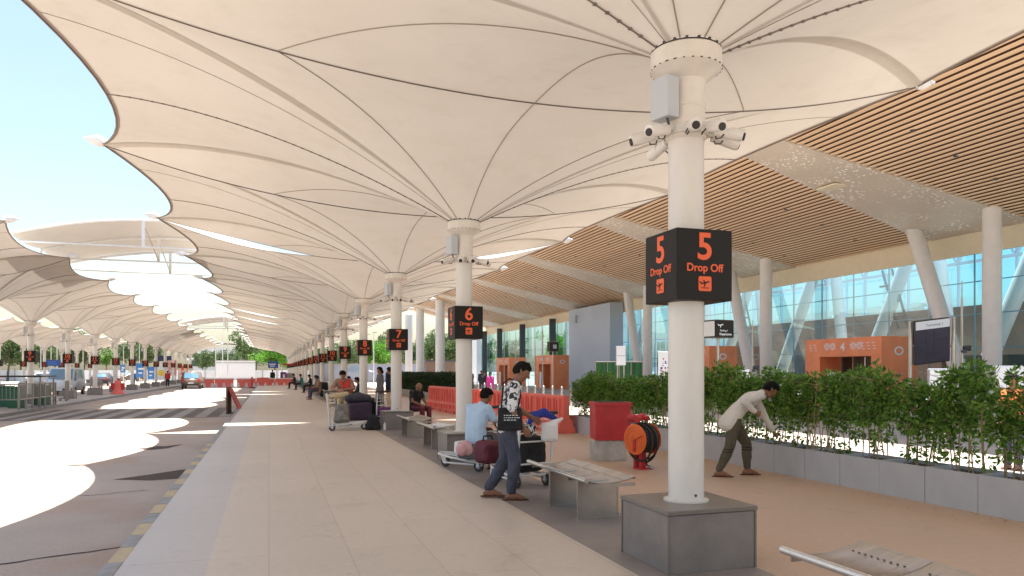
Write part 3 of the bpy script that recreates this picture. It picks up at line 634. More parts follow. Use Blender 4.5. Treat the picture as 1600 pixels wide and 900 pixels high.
# ------------------------------------------------------------------ vegetation
def leaf(b, p, d, s, wd=.45, mi=0):
    """pointed folded leaf of length s from p along d"""
    d = d.normalized(); u = d.cross(V((random.uniform(-1, 1), random.uniform(-1, 1), random.uniform(-.3, 1))))
    if u.length < 1e-3: u = V((1, 0, 0))
    u.normalize(); n = d.cross(u)
    b.add([p, p+d*s*.45+u*s*wd*.5+n*s*.06, p+d*s-n*s*.08, p+d*s*.45-u*s*wd*.5+n*s*.06], [(0, 1, 2, 3)], mi)
def rnd(): return V((random.gauss(0, 1), random.gauss(0, 1), random.gauss(0, 1))).normalized()
def hedge_variant(seed, flower=False):
    random.seed(seed); lf = MB(); st = MB()
    # stems
    tips = []
    for i in range(random.randint(7, 10)):
        x = random.gauss(0, .07)+random.choice((-.16, 0, .17)); y = random.uniform(-.08, .08); p = V((x, y, .0)); q = V((x+random.gauss(0, .07), y+random.gauss(0, .05), .52)); r = q+V((random.gauss(0, .08), random.gauss(0, .06), .5))
        st.tube([p, p.lerp(q, .5)+V((random.gauss(0, .01), 0, 0)), q, r], [.009, .008, .007, .004], 5); tips += [q, r, q.lerp(r, .5)]
    for i in range(60):
        a = random.choice(tips); e = a+V((random.gauss(0, .15), random.gauss(0, .1), random.uniform(-.05, .15))); st.cyl(a, e, .004, .002, 4)
    # clumps
    cl = []
    for i in range(46):
        z = random.uniform(.5, 1.06); w_ = .32-.12*abs(z-.8); cl.append((V((random.uniform(-w_, w_), random.uniform(-.2, .2), z)), random.uniform(.07, .14), 42))
    for i in range(9): cl.append((V((random.uniform(-.33, .33), random.uniform(-.17, .17), random.uniform(.1, .42))), random.uniform(.05, .09), 22))
    for i in range(7): cl.append((V((random.uniform(-.3, .3), random.uniform(-.15, .15), random.uniform(1.04, 1.18))), random.uniform(.05, .09), 26))
    for c, r, n in cl:
        for j in range(n):
            o = rnd()*r*random.uniform(.3, 1)**.5; d = (o.normalized()+V((0, 0, -.25))+rnd()*.6)
            leaf(lf, c+V((o.x, o.y*.8, o.z)), d, random.uniform(.045, .095), random.uniform(.38, .55))
    if flower:
        fl = MB()
        for i in range(8):
            c = V((random.uniform(-.3, .3), random.uniform(-.2, .0), random.uniform(.7, 1.15)))
            for j in range(6): leaf(fl, c, rnd(), .035, .8)
        return lf.mesh('foliage', 'leaf_hedge'), st.mesh('stem', 'stem', True), fl.mesh('flower', 'orange_cloth')
    return lf.mesh('foliage', 'leaf_hedge'), st.mesh('stem', 'stem', True), None
HV = [hedge_variant(s) for s in (11, 12, 13, 14, 15)]; HF = hedge_variant(16, True)
def planter_meshes():
    b = MB(); l, d, h, t = .68, .56, .42, .02
    b.b2((-d/2, -l/2, 0), (-d/2+t, l/2, h)); b.b2((d/2-t, -l/2, 0), (d/2, l/2, h)); b.b2((-d/2+t, -l/2, 0), (d/2-t, -l/2+t, h)); b.b2((-d/2+t, l/2-t, 0), (d/2-t, l/2, h))
    b.b2((-d/2-.004, -l/2-.004, h-.012), (-d/2+t, l/2+.004, h+.006)); b.b2((-d/2+t, -l/2-.004, h-.012), (d/2, -l/2+t, h+.006))
    b.b2((-d/2+.01, -l/2-.0035, -.0), (-d/2+.03, -l/2-.001, h-.02)); return b.mesh('box', 'planter_grey')
PL = planter_meshes(); b = MB(); b.grid(lambda u, v: V((-.26+.52*u, -.32+.64*v, .37+random.uniform(0, .02))), 8, 8); SOIL = b.mesh('soil', 'soil')
random.seed(3)
for i in range(20):
    y = 4.05+.69*i+.345
    lab = 'grey planter box in the hedge row, number %d counting from the right edge of the photo' % (i+1)
    lab = {0: 'grey planter box nearest the right edge of the photo'}.get(i, lab)
    order = ['first', 'second', 'third', 'fourth', 'fifth', 'sixth', 'seventh', 'eighth', 'ninth', 'tenth', 'eleventh', 'twelfth', 'thirteenth', 'fourteenth', 'fifteenth', 'sixteenth', 'seventeenth', 'eighteenth', 'nineteenth', 'twentieth']
    t = thing('planter_box', f'grey planter box, {order[i]} from the near right end of the hedge row', 'planter', (7.68+random.uniform(-.004, .004), y, 0), random.uniform(-.006, .006), 'grey planter boxes under the hedge')
    ob('box', PL, t); ob('soil', SOIL, t)
    hv = HV[random.randrange(5)] if i not in (2,) else HF
    p = thing('hedge_shrub', f'leafy green shrub in the {order[i]} grey planter from the near right end', 'shrub', (7.68, y, .38), PI/2+random.choice((0, PI))+random.uniform(-.1, .1), 'shrubs of the planter hedge')
    s = random.uniform(.88, 1.09)+(.05 if i < 4 else 0)-(.06 if i > 13 else 0); p.scale = (1, 1, s)
    ob('foliage', hv[0], p); ob('stem', hv[1], p)
    if hv[2]: ob('flower', hv[2], p)

b = MB(); random.seed(77)
for k in range(150):
    p = V((7.39-abs(random.gauss(0, .22)), random.uniform(3.5, 17.5), .004)); a = random.uniform(0, 6.3); s = random.uniform(.015, .035); d = V((math.cos(a), math.sin(a), .0)); u = V((-d.y, d.x, 0)); b.add([p-d*s, p+u*s*.45+V((0, 0, .004)), p+d*s, p-u*s*.45+V((0, 0, .002))], [(0, 1, 2, 3)])
tag(b.build('fallen_leaves', 'stem'), 'scattered dry leaves on the paving along the grey planters', 'leaves', kind='stuff')
# clipped dark hedge further along
t = thing('clipped_hedge', 'long dark clipped hedge in low pale trough beyond the red barriers', 'hedge', (8.6, 33, 0))
lf = MB(); random.seed(5)
for i in range(26000):
    y = random.uniform(0, 22); f = random.random()
    if f < .5: p = V((-.35+random.gauss(0, .03), y, random.uniform(.42, 1.4)))
    elif f < .8: p = V((random.uniform(-.35, .35), y, 1.42+random.gauss(0, .035)))
    else: p = V((random.uniform(-.35, .35), random.gauss(0, .03), random.uniform(.42, 1.4)))
    leaf(lf, p, rnd(), random.uniform(.06, .10), .7)
lf.build('foliage', 'leaf_dark', t); b = MB(); b.b2((-.27, .08, .3), (.27, 21.9, 1.34)); b.build('inner_growth', 'leaf_dark', t); b = MB(); b.b2((-.4, 0, 0), (.4, 22, .42)); b.build('trough', 'kerb_plain', t)

def tree_mesh(seed, h, cr, lm, n=5200, ls=.22):
    random.seed(seed); tk = MB(); lf = MB()
    th = h*.38; pts = [V((0, 0, 0)), V((.05*h*random.uniform(-1, 1)*.3, 0, th*.5)), V((.03*h*random.uniform(-1, 1), .02*h, th))]
    tk.tube(pts, [h*.028, h*.022, h*.016], 8); ends = []
    for i in range(9):
        a = 2*PI*i/9+random.uniform(-.3, .3); e = pts[2]+V((math.cos(a)*cr*random.uniform(.35, .8), math.sin(a)*cr*random.uniform(.35, .8), (h-th)*random.uniform(.25, .85)))
        m = pts[2].lerp(e, .5)+V((0, 0, .06*h)); tk.tube([pts[2], m, e], [h*.012, h*.008, h*.003], 5); ends += [m, e]
    ends.append(V((0, 0, h*.85)))
    cl = []
    for e in ends:
        for k in range(4): cl.append((e+V((random.gauss(0, cr*.22), random.gauss(0, cr*.22), random.gauss(0, h*.07))), random.uniform(.12, .26)*cr))
    for i in range(n):
        c, r = random.choice(cl); o = rnd()*r*random.uniform(.4, 1.0)**.5; leaf(lf, c+o, o+rnd()*r, ls*random.uniform(.6, 1.3), .8)
    return tk.mesh('trunk', 'bark', True), lf.mesh('crown', lm)
TV = {'bright': [tree_mesh(1, 7, 3.6, 'leaf_bright', 9000, .26)], 'far': [tree_mesh(s, 7, 3.2, 'leaf_far', 5200, .25) for s in (2, 3, 4)], 'dark': [tree_mesh(5, 7, 2.2, 'leaf_hedge', 4200, .22)]}
def tree(kind, px, D, s, label, sx=1):
    u = (px-800)/1155; x = D*(.3123+.95*u); y = D*(.95-.3123*u)
    me = random.choice(TV[kind]); t = thing('tree', label, 'tree', (x, y, -.25), random.uniform(0, 6), 'trees beyond the forecourt'); t.scale = (s*sx, s*sx, s)
    ob('trunk', me[0], t); ob('crown', me[1], t)
random.seed(21)
tree('bright', 430, 168, 1.25, 'bright green bushy tree at the far end of the walkway')
tree('bright', 452, 180, 1.05, 'bright green tree directly behind the far end of the column row')
tree('far', 385, 215, 1.9, 'tall dull green tree right of the distant white office building', .8)
tree('far', 400, 240, 1.6, 'smaller dull green tree behind the white hoarding at the road end')
tree('far', 318, 170, .95, 'grey green tree above the brown car')
tree('far', 345, 175, 1.0, 'grey green tree in front of the distant white office building')
tree('far', 366, 190, .85, 'low bush like tree beside the white hoarding')
tree('dark', 166, 230, 1.25, 'small dark round tree seen between the island columns')
for px, D, s, w_ in ((12, 130, 1.2, 'at the left edge of the photo'), (34, 140, 1.1, 'behind the railing at the left'), (66, 135, 1.15, 'behind the island sign 9'), (92, 150, 1.2, 'behind the blue direction board'), (130, 150, 1.3, 'right of the white van'), (205, 200, 1.6, 'behind the sign 13 of the island row'), (232, 190, 1.5, 'behind the blue hoardings'), (-20, 120, 1.1, 'just off the left edge')):
    if px > 0: tree('far', px, D, s, 'pale grey green tree '+w_)
for i, (px, D, s, w_) in enumerate(((540, 150, 1.1, 'behind column 9'), (560, 165, 1.3, 'between columns 8 and 9'), (590, 160, 1.2, 'right of the sign eight'), (604, 190, 1.5, 'left of the sign seven'), (640, 150, 1.2, 'right of column 7'), (668, 155, 1.35, 'between the two thick terminal columns'), (700, 150, 1.3, 'left of the sign six'), (722, 170, 1.4, 'hidden partly by column 6'), (757, 180, 1.2, 'seen through the far glass beside column 6'), (800, 150, 1.1, 'seen through the glass above the far portal'), (885, 120, 1.2, 'green and bright seen through the glass by the blue wall'), (500, 175, 1.1, 'behind columns 11 and 12'), (482, 180, 1.2, 'behind the farthest columns'))):
    tree('bright' if i in (2, 10) else 'far', px, D, s, 'tree '+w_)

# ------------------------------------------------------------------ benches of sheet steel
def bench_proto():
    t = thing('steel_bench', 'x', 'bench', (0, 0, 0), 0, 'steel benches between the columns')
    Lb = 1.78
    for y in (.26, 1.07):
        b = MB(); b.b2((.0, y-.004, 0.01), (.46, y+.004, .40)); b.b2((-.012, y-.02, 0), (.012, y+.02, .42)); b.b2((.45, y-.012, .0), (.465, y+.012, .40)); b.b2((-.03, y-.02, 0), (.49, y+.02, .008)); b.build('leg', 'steel', t)
    b = MB(); b.tube([(-.02, 0, .435), (-.02, Lb, .435)], .026, 14); b.build('front_rail', 'steel_bright', t, True)
    prof = [(0, .425), (.05, .405), (.12, .39), (.22, .385), (.34, .395), (.45, .42), (.56, .455)]
    def zz(u): 
        k = min(5, int(u*6)); f = u*6-k; return V((prof[k][0]*(1-f)+prof[k+1][0]*f, 0, prof[k][1]*(1-f)+prof[k+1][1]*f))
    for i in range(3):
        y0 = .03+i*.575
        def f(u, v, y0=y0):
            p = zz(u); e = (2*v-1)**4; return V((p.x, y0+.57*v, p.z+.012*e*(1-.5*u)))
        b = MB(); b.grid(f, 12, 14); b.grid(lambda u, v: f(u, v)+V((0, 0, -.006)), 12, 14); b.build('seat', 'steel', t, True)
        h = MB()
        for k in range(9): h.cyl((.43, y0+.09+k*.05, .4195), (.43, y0+.09+k*.05, .4215), .008, n=8)
        h.build('perforation', 'bolt', t)
    b = MB()
    for y0 in (.02, .60, 1.175, 1.75): b.b2((.02, y0-.004, .36), (.54, y0+.004, .397))
    b.tube([(.54, .02, .44), (.54, 1.75, .44)], .011, 6); b.build('seat_rib', 'steel', t, True)
    return t
bp = bench_proto(); first = True
for i in range(-1, 12):
    yc = Y5+SP*i
    for j, dy in enumerate((1.55, 4.25)):
        if i == -1 and j == 0: continue
        yy = yc+dy if not (i == -1) else 2.12
        if (i >= 7 or i == 0) and j == 1: continue
        lab = (f'{"nearer" if j == 0 else "farther"} steel bench between sign {ONES[5+i]} and sign {ONES[6+i]}') if i >= 0 else 'steel bench cut by the bottom edge in front of column 5'
        if first: o = bp; o.location = (3.1, yy, 0); o['label'] = lab; first = False
        else: o = copy_tree(bp, (3.1, yy, 0), label=lab)

# ------------------------------------------------------------------ barriers, planter, reel
def barrier_proto():
    t = thing('water_barrier', 'x', 'barrier', (0, 0, 0), 0, 'red water barriers in a row')
    Lw = 1.9; b = MB(); prof = [(-.25, 0), (.25, 0), (.25, .13), (.20, .18), (.09, .42), (.075, .92), (.05, .95), (-.05, .95), (-.075, .92), (-.09, .42), (-.20, .18), (-.25, .13)]
    M = Matrix.Translation((0, 0, 0)) @ Matrix.Rotation(R(90), 4, 'X') @ Matrix.Rotation(0, 4, 'Z')
    b.prism(prof, Lw-.04, Matrix.Translation((0, Lw/2-.02, 0)) @ Matrix.Rotation(R(90), 4, 'X'))
    for k in range(5):  # ribs and grooves
        y = -.72+k*.36
        for s in (-1, 1):
            b.box((s*.105, y, .62), (.05, .12, .5)); b.box((s*.20, y, .2), (.12, .16, .22), bev=.01)
    b.build('shell', 'barrier_red', t)
    b = MB()
    for k in range(4):
        for s in (-1, 1): b.box((s*.083, -.54+k*.36, .66), (.012, .05, .34))
    for s in (-1, 1): b.box((s*.251, -.4, .06), (.006, .25, .09)); b.box((s*.251, .4, .06), (.006, .25, .09))
    b.build('recess', 'red_paint', t); return t
bp = barrier_proto(); first = True
for i in range(7):
    f = (i+.5)/7; y = 17.1+1.93*i+.95; x = 7.05-.6*f
    lab = f'red plastic water barrier, {order[i]} from the planter end of the row'
    if first: bp.location = (x, y, 0); bp.rotation_euler = (0, 0, .055); bp['label'] = lab; first = False
    else: copy_tree(bp, (x, y, 0), .055+random.uniform(-.02, .02), lab)
# barriers across the road far away
def road_barrier_proto():
    t = thing('road_barrier', 'x', 'barrier', (0, 0, ZR), 0, 'red and white barriers across the road')
    b = MB(); b.prism([(-.25, 0), (.25, 0), (.2, .2), (.07, .4), (.06, 1.0), (-.06, 1.0), (-.07, .4), (-.2, .2)], 1.95, Matrix.Translation((-.975, 0, 0)) @ Matrix.Rotation(R(90), 4, 'Z') @ Matrix.Rotation(R(90), 4, 'X')); b.build('shell', 'barrier_red', t)
    b = MB()
    for x in (-.8, .8, 0): b.prism([(-.2, .02), (.2, .02), (.06, .5), (-.06, .5)], .02, Matrix.Translation((x, -.26, 0)) @ Matrix.Rotation(R(90), 4, 'X'))
    b.b2((-.97, -.08, .9), (.97, -.065, 1.0)); b.build('white_band', 'barrier_white', t); return t
bp = road_barrier_proto()
for i in range(5):
    lab = f'red and white barrier closing the road, {order[i]} from the left'
    p = (-6.6+i*1.98+(.3 if i > 1 else 0), 86+.0*i, ZR)
    if i == 0: bp.location = p; bp['label'] = lab
    else: copy_tree(bp, p, 0, lab)
t = thing('barrier_end_board', 'dark upright board at the right end of the road barriers', 'board', (-1.7, 83, ZR)); b = MB(); b.b2((-.06, -1.2, 0), (.06, 1.2, 1.15)); b.build('panel', 'red_paint', t); b = MB(); b.b2((-.3, -1.1, 0), (.3, -1.0, .06)); b.b2((-.3, 1.0, 0), (.3, 1.1, .06)); b.build('foot', 'bolt', t)
t = thing('low_barrier', 'short plain red block at the far end of the walkway', 'barrier', (-.6, 86, 0)); b = MB(); b.box((0, 0, .4), (1.4, .5, .8), bev=.05); b.build('block', 'barrier_red', t); b = MB(); b.box((0, 0, .83), (1.2, .2, .06)); b.build('top_rib', 'red_paint', t)

t = thing('a_frame_board', 'brown folding board seen edge on at the kerb by the zebra marking', 'board', (-1.5, 33.0, ZR), R(-4))
b = MB(); b.box((-.09, 0, .55), (.05, 1.5, 1.1), bev=.01); b.build('panel', 'hall_brown', t)
b = MB(); M = Matrix.Translation((.17, .2, .52)) @ Matrix.Rotation(R(-24), 4, 'Y'); b.box(None, (.04, 1.3, 1.12), M=M); b.build('rear_leg', 'red_paint', t)
b = MB(); b.box((.43, -.35, .02), (.3, .6, .04)); b.build('foot', 'barrier_white', t)

# red planter on a white block
t = thing('red_planter', 'large square red planter beside the orange hose reel', 'planter', (5.74, 11.9, .36), R(-14))
b = MB(); b.prism([(-.31, -.28), (.31, -.28), (.31, .28), (-.31, .28)], .64); b.build('tub', 'red_paint', t); b = MB(); b.b2((-.33, -.3, .60), (.33, .3, .655)); b.build('rim', 'red_paint', t); b = MB(); b.b2((-.27, -.25, .656), (.27, .25, .66)); b.build('soil', 'soil', t)
t = tag(MB().box((0, 0, .18), (.56, .5, .36), bev=.012).build('concrete_block', 'concrete_white', loc=(5.70, 11.9, 0), rz=R(-14)), 'stained white concrete block under the red planter', 'block')

# hose reel
t = thing('hose_reel', 'orange fire hose reel with black hose on a red pedestal', 'hose reel', (5.66, 10.55, 0), R(18))
ax = V((1, 0, 0))
for s in (-1, 1):
    b = MB(); c = V((s*.17, 0, .48)); b.lathe([(.0, -.008), (.235, -.008), (.245, 0), (.235, .008), (0, .008)], n=40, M=Matrix.Translation(c) @ Matrix.Rotation(R(90), 4, 'Y'))
    for r in (.08, .15, .20): 
        b.tube([c+V((s*.01, r*math.cos(a), r*math.sin(a))) for a in [2*PI*k/28 for k in range(28)]], .006, 5, closed=True)
    b.build('disc', 'hose_orange', t, True)
b = MB(); b.tube([(-.2, 0, .48), (-.2, -.17, .56), (-.24, -.22, .56)], .013, 6); b.build('crank', 'hose_orange', t)
b = MB(); rr = random.Random(4)
for k in range(6):
    x = -.125+.05*k
    for r in (.19, .155): b.tube([V((x, r*math.cos(a), .48+r*math.sin(a))) for a in [2*PI*j/30 for j in range(30)]], .026, 7, closed=True)
for (x, w_, d) in ((-.06, .27, .20), (.02, .30, .24), (.09, .25, .16)):
    b.tube([V((x+.01*math.sin(3*a), w_*math.cos(a), .50-.02+(.235+d*.3)*math.sin(a)-(d*.25))) for a in [2*PI*j/36 for j in range(36)]], .017, 7, closed=True)
b.tube([(.1, .05, .35), (.14, .2, .2), (.2, .3, .16), (.26, .28, .28), (.24, .16, .38), (.12, .1, .4)], .017, 7)
b.tube([(.05, .02, .3), (.08, .0, .12), (.07, -.03, .05)], .016, 7); b.build('hose', 'rubber', t, True)
b = MB(); b.box((.0, .0, .16), (.09, .07, .32)); b.box((0, .0, .008), (.22, .2, .016)); b.box((0, 0, .33), (.40, .04, .04)); b.box((-.19, 0, .40), (.012, .05, .22)); b.box((.19, 0, .40), (.012, .05, .22)); b.build('pedestal', 'red_paint', t)
b = MB(); b.cyl((.07, -.03, .06), (.08, -.16, .02), .012, .022, 10); b.box((.08, -.06, .03), (.06, .012, .012)); b.build('nozzle', 'steel_bright', t)
b = MB(); b.tube([(.02, .16, 0), (.02, .16, .60), (.02, .12, .78), (.02, 0, .83), (.02, -.08, .80)], .045, 10); b.cyl((.02, .12, .80), (.02, .30, .80), .06, .07, 14); b.cyl((.02, .02, .84), (-.16, -.02, .80), .055, .06, 14); b.build('hydrant_valve', 'red_paint', t, True)

# bollards
b = MB(); b.cyl((0, 0, 0), (0, 0, 1.0), .055, .055, 14); b.lathe([(.055, 1.0), (.045, 1.04), (.02, 1.06)], n=14); BO = b.mesh('post', 'steel_bright', True); b = MB(); b.lathe([(.09, 0), (.09, .02), (.06, .03)], n=14); BF = b.mesh('base_flange', 'steel')
for i in range(22):
    f = i/21; t = thing('bollard', 'slim polished steel bollard behind the red barriers', 'bollard', (13.1-2.6*f, 30+18*f, -.2), 0, 'steel bollards behind the red barriers'); ob('post', BO, t); ob('base_flange', BF, t)

# green netted screen
t = thing('green_screen', 'green netting screen of four panels behind the red planter', 'screen', (12.4, 27, -.2), R(-6))
b = MB()
for i in range(4): b.grid(lambda u, v, i=i: V((.5*i+.48*u, .03*math.sin(u*12+i), .02+2.1*v)), 12, 3); b.grid(lambda u, v, i=i: V((.5*i+.48*u, .03*math.sin(u*12+i)+.012, .02+2.1*v)), 12, 3)
b.build('netting', 'green_net', t)
b = MB()
for i in range(5): b.cyl((.5*i-.01, .0, 0), (.5*i-.01, 0, 2.16), .02, n=6)
b.cyl((0, 0, 2.14), (2, 0, 2.14), .02, n=6); b.build('frame', 'rail_grey', t)

# ------------------------------------------------------------------ signs of the forecourt
def atp(px, D): u = (px-800)/1155; return (D*(.3123+.95*u), D*(.95-.3123*u))
x, y = atp(1122, 19)
t = thing('direction_sign', 'black cube sign on a slim pole reading Departures right of column 5', 'sign', (x, y, -.1), R(8))
b = MB(); b.box((0, 0, 2.74), (.62, .5, .46), bev=.03); b.build('sign_case', 'sign_black', t); b = MB(); b.cyl((0, 0, 0), (0, 0, 2.5), .035, n=12); b.build('pole', 'steel', t)
b = MB(); b.b2((-.316, -.22, 2.55), (-.311, .22, 2.93)); b.build('side_panel', 'panel_white', t)
text('lettering', 'Departures', .085, 'panel_white', t, (.02, -.252, 2.60), off=.001); text('lettering', 'Parking 1', .07, 'panel_white', t, (-.03, -.252, 2.69))
b = MB(); M = Matrix.Translation((-.13, -.252, 2.83)) @ Matrix.Rotation(R(90), 4, 'X') @ Matrix.Rotation(R(12), 4, 'Z') @ Matrix.Scale(2, 4)
b.prism([(-.042, -.004), (.03, -.006), (.044, .0), (.034, .006), (-.034, .006)], .001, M); b.prism([(.012, .002), (-.004, .002), (-.022, -.03), (-.012, -.03)], .001, M); b.prism([(-.028, .004), (-.042, .004), (-.052, .022), (-.044, .022)], .001, M); b.build('plane_mark', 'panel_white', t)
x, y = atp(1455, 21.5)
t = thing('display_board', 'large tilted dark display screen with white Terminal header between two poles', 'display', (x, y, -.1), R(-17))
M = Matrix.Translation((0, 0, 2.53)) @ Matrix.Rotation(R(-7), 4, 'Y') @ Matrix.Rotation(R(12), 4, 'X')
b = MB(); b.box(None, (1.06, .14, 1.3), M=M, bev=.03); b.build('case', 'car_black', t)
b = MB(); b.box(None, (.98, .01, .98), M=M @ Matrix.Translation((0, -.073, -.1))); b.build('screen', 'screen_dark', t)
b = MB(); b.box(None, (1.0, .012, .24), M=M @ Matrix.Translation((0, -.073, .51))); hd = b.build('header', 'panel_white', t)
o = ob('lettering', text_mesh('Terminal 1', .12, 'text_grey'), hd); o.matrix_local = M @ Matrix.Translation((.05, -.082, .50)) @ Matrix.Rotation(R(90), 4, 'X')
b = MB()
for gx in (-.2, .05): b.box(None, (.012, .012, .96), M=M @ Matrix.Translation((gx, -.076, -.1)))
for gz in (.05, -.35): b.box(None, (.96, .012, .012), M=M @ Matrix.Translation((0, -.076, gz)))
b.build('screen_grid', 'car_black', t)
b = MB(); b.cyl((-.62, 0, 0), (-.62, 0, 3.1), .05, n=14); b.build('pole', 'steel', t); b = MB(); b.cyl((.66, 0, 0), (.66, 0, 3.25), .06, n=14); b.build('pole', 'steel', t)
b = MB(); b.cyl((-.62, 0, 2.4), (-.5, 0, 2.4), .03, n=8); b.cyl((.66, 0, 2.4), (.5, 0, 2.4), .03, n=8); b.build('bracket', 'steel', t)
def info_board(px, D, w_, h_, z0, label, rows=3, rz=-15, strip=None):
    x, y = atp(px, D); t = thing('information_board', label, 'notice board', (x, y, -.15), R(rz))
    b = MB(); b.box((0, 0, z0+h_/2), (w_, .07, h_), bev=.04); b.build('frame', 'text_grey', t); b = MB(); b.box((0, -.036, z0+h_/2), (w_-.06, .01, h_-.06)); b.build('panel', 'panel_white', t)
    b = MB()
    for k in range(rows): b.box((0, -.043, z0+h_*(k+1)/(rows+1)), (w_-.08, .006, .018))
    b.build('printed_line', 'text_grey', t)
    b = MB(); b.cyl((-w_*.3, 0, 0), (-w_*.3, 0, z0+.05), .025, n=8); b.cyl((w_*.3, 0, 0), (w_*.3, 0, z0+.05), .025, n=8); b.build('pole', 'steel', t)
    if strip: b = MB(); b.box((0, -.045, z0+.06), (w_-.02, .008, .12)); b.build('colour_strip', strip, t)
    return t
info_board(1466, 15, .46, .75, 1.02, 'white lined information board below the tilted display screen', 2, strip='magenta')
info_board(1576, 14.5, .62, .50, 1.32, 'pale rounded information board near the right edge behind the hedge', 0)
info_board(1163, 20, .34, .34, 1.42, 'small white notice above the hedge left of the bending man', 3)
info_board(970, 26, .38, .7, 1.9, 'black and white notice on a post beside the green screen', 1)
t = thing('poster_board', 'white poster board with red and blue scribbled marks beside column 5', 'poster', (*atp(1043, 24), -.1), R(-12))
b = MB(); b.box((0, 0, 1.55), (.62, .05, 1.5), bev=.01); b.build('board', 'panel_white', t); rs = random.Random(8)
for mt, nm in (('red_paint', 'red_mark'), ('sign_blue', 'blue_mark')):
    b = MB()
    for k in range(11): b.box((rs.uniform(-.26, .26), -.028, rs.uniform(1.0, 2.1)), (rs.uniform(.03, .09), .006, rs.uniform(.02, .07)))
    b.build(nm, mt, t)
b = MB(); b.cyl((-.25, 0, 0), (-.25, 0, .9), .02, n=8); b.cyl((.25, 0, 0), (.25, 0, .9), .02, n=8); b.build('leg', 'steel', t)
def lamp(px, D, h, label, spk=True):
    x, y = atp(px, D); t = thing('slim_mast', label, 'mast', (x, y, -.15)); b = MB(); b.cyl((0, 0, 0), (0, 0, h), .045, .03, 10); b.cyl((0, 0, h-.8), (0, 0, h+.5), .02, .015, 8); b.build('pole', 'steel', t)
    if spk:
        b = MB(); b.cyl((0, -.02, h*.62), (.16, -.16, h*.62-.03), .05, .09, 12); b.cyl((0, 0, h*.62-.12), (-.08, -.18, h*.62-.12), .04, .06, 10); b.build('camera_head', 'fin_dark', t)
lamp(1503, 22, 3.9, 'slim steel mast with small camera right of the tilted display screen')
lamp(1176, 26, 3.0, 'slim mast with dark camera left of the second terminal column')
x, y = atp(864, 38); t = thing('direction_sign', 'small black square sign on a pole beyond the red barriers', 'sign', (x, y, -.1)); b = MB(); b.box((0, 0, 2.92), (.5, .4, .5), bev=.03); b.build('sign_case', 'sign_black', t); b = MB(); b.cyl((0, 0, 0), (0, 0, 2.7), .03, n=8); b.build('pole', 'steel', t); b = MB(); b.box((.03, -.203, 2.92), (.2, .006, .2)); b.build('mark', 'text_grey', t)
for px, D, h in ((848, 45, 4.2), (836, 52, 3.6), (806, 55, 3.8), (788, 60, 3.5)): lamp(px, D, h, f'thin dark lamp mast standing near the far portals, at distance order {int(D-40)}'.replace(f', at distance order {int(D-40)}', {45: ', nearest one', 52: ', second nearest', 55: ', third nearest', 60: ', farthest one'}[D]), False)

# ------------------------------------------------------------------ luggage trolleys
def trolley(label, loc, rz):
    t = thing('luggage_trolley', label, 'trolley', loc, rz, 'airport luggage trolleys')
    b = MB()
    for s in (-1, 1): b.tube([(s*.26, -.42, .14), (s*.26, -.2, .15), (s*.2, .35, .20), (s*.12, .52, .22)], .016, 8)
    b.tube([(-.12, .52, .22), (0, .56, .23), (.12, .52, .22)], .016, 8)
    for y, w_ in ((-.38, .26), (-.1, .25), (.2, .22)): b.tube([(-w_, y, .16+.05*max(0, y)), (w_, y, .16+.05*max(0, y))], .012, 6)
    for x in (-.12, 0, .12): b.tube([(x, -.4, .165), (x, .48, .225)], .009, 6)
    for s in (-1, 1): b.tube([(s*.25, -.44, .1), (s*.22, .34, .10)], .014, 8); b.tube([(s*.22, .34, .10), (s*.17, .42, .20)], .012, 6)
    b.build('frame', 'white_metal', t, True)
    b = MB()
    for s in (-1, 1): b.tube([(s*.26, -.42, .12), (s*.27, -.46, .6), (s*.28, -.52, 1.0)], .017, 8)
    b.tube([(-.26, -.44, .32), (.26, -.44, .32)], .012, 6); b.tube([(-.27, -.47, .62), (.27, -.47, .62)], .012, 6); b.build('upright', 'white_metal', t, True)
    b = MB(); b.tube([(-.30, -.53, 1.0), (.30, -.53, 1.0)], .024, 10); b.build('handle', 'rubber', t, True)
    b = MB()
    for z in (.72, .80, .90):
        b.tube([(-.24, -.48, z), (-.24, -.30, z), (.24, -.30, z), (.24, -.48, z)], .006, 5)
    for k in range(7): b.tube([(-.24+.08*k, -.30, .72), (-.24+.08*k, -.30, .90)], .004, 4); b.tube([(-.24+.08*k, -.30, .72), (-.24+.08*k, -.48, .72)], .004, 4)
    b.build('basket', 'steel_bright', t)
    for x, y in ((-.24, -.36), (.24, -.36), (0, .46)):
        b = MB(); b.cyl((x-.02, y, .085), (x+.02, y, .085), .085, n=20); w_ = b.build('wheel', 'rubber', t, True); b = MB(); b.cyl((x-.024, y, .085), (x+.024, y, .085), .045, n=14); b.build('hub', 'wheel_grey', w_)
        b = MB(); b.box((x-.035, y, .13), (.008, .05, .12)); b.box((x+.035, y, .13), (.008, .05, .12)); b.box((x, y, .185), (.08, .07, .012)); b.build('fork', 'white_metal', t)
    return t
trolley('white luggage trolley carrying black bag beside the man in floral shirt', (3.28, 9.75, 0), R(14))
trolley('low white trolley pushed nose out from column 6 with plastic bags on it', (3.05, 11.5, 0), R(40))
trolley('trolley loaded with grey rucksack in front of the woman in red', (1.95, 20.0, 0), R(-96))
trolley('trolley with dark luggage beyond the woman in red', (2.55, 21.5, 0), R(-100))
trolley('empty trolley parked by the black rucksack at column 7', (2.9, 20.9, 0), R(20))
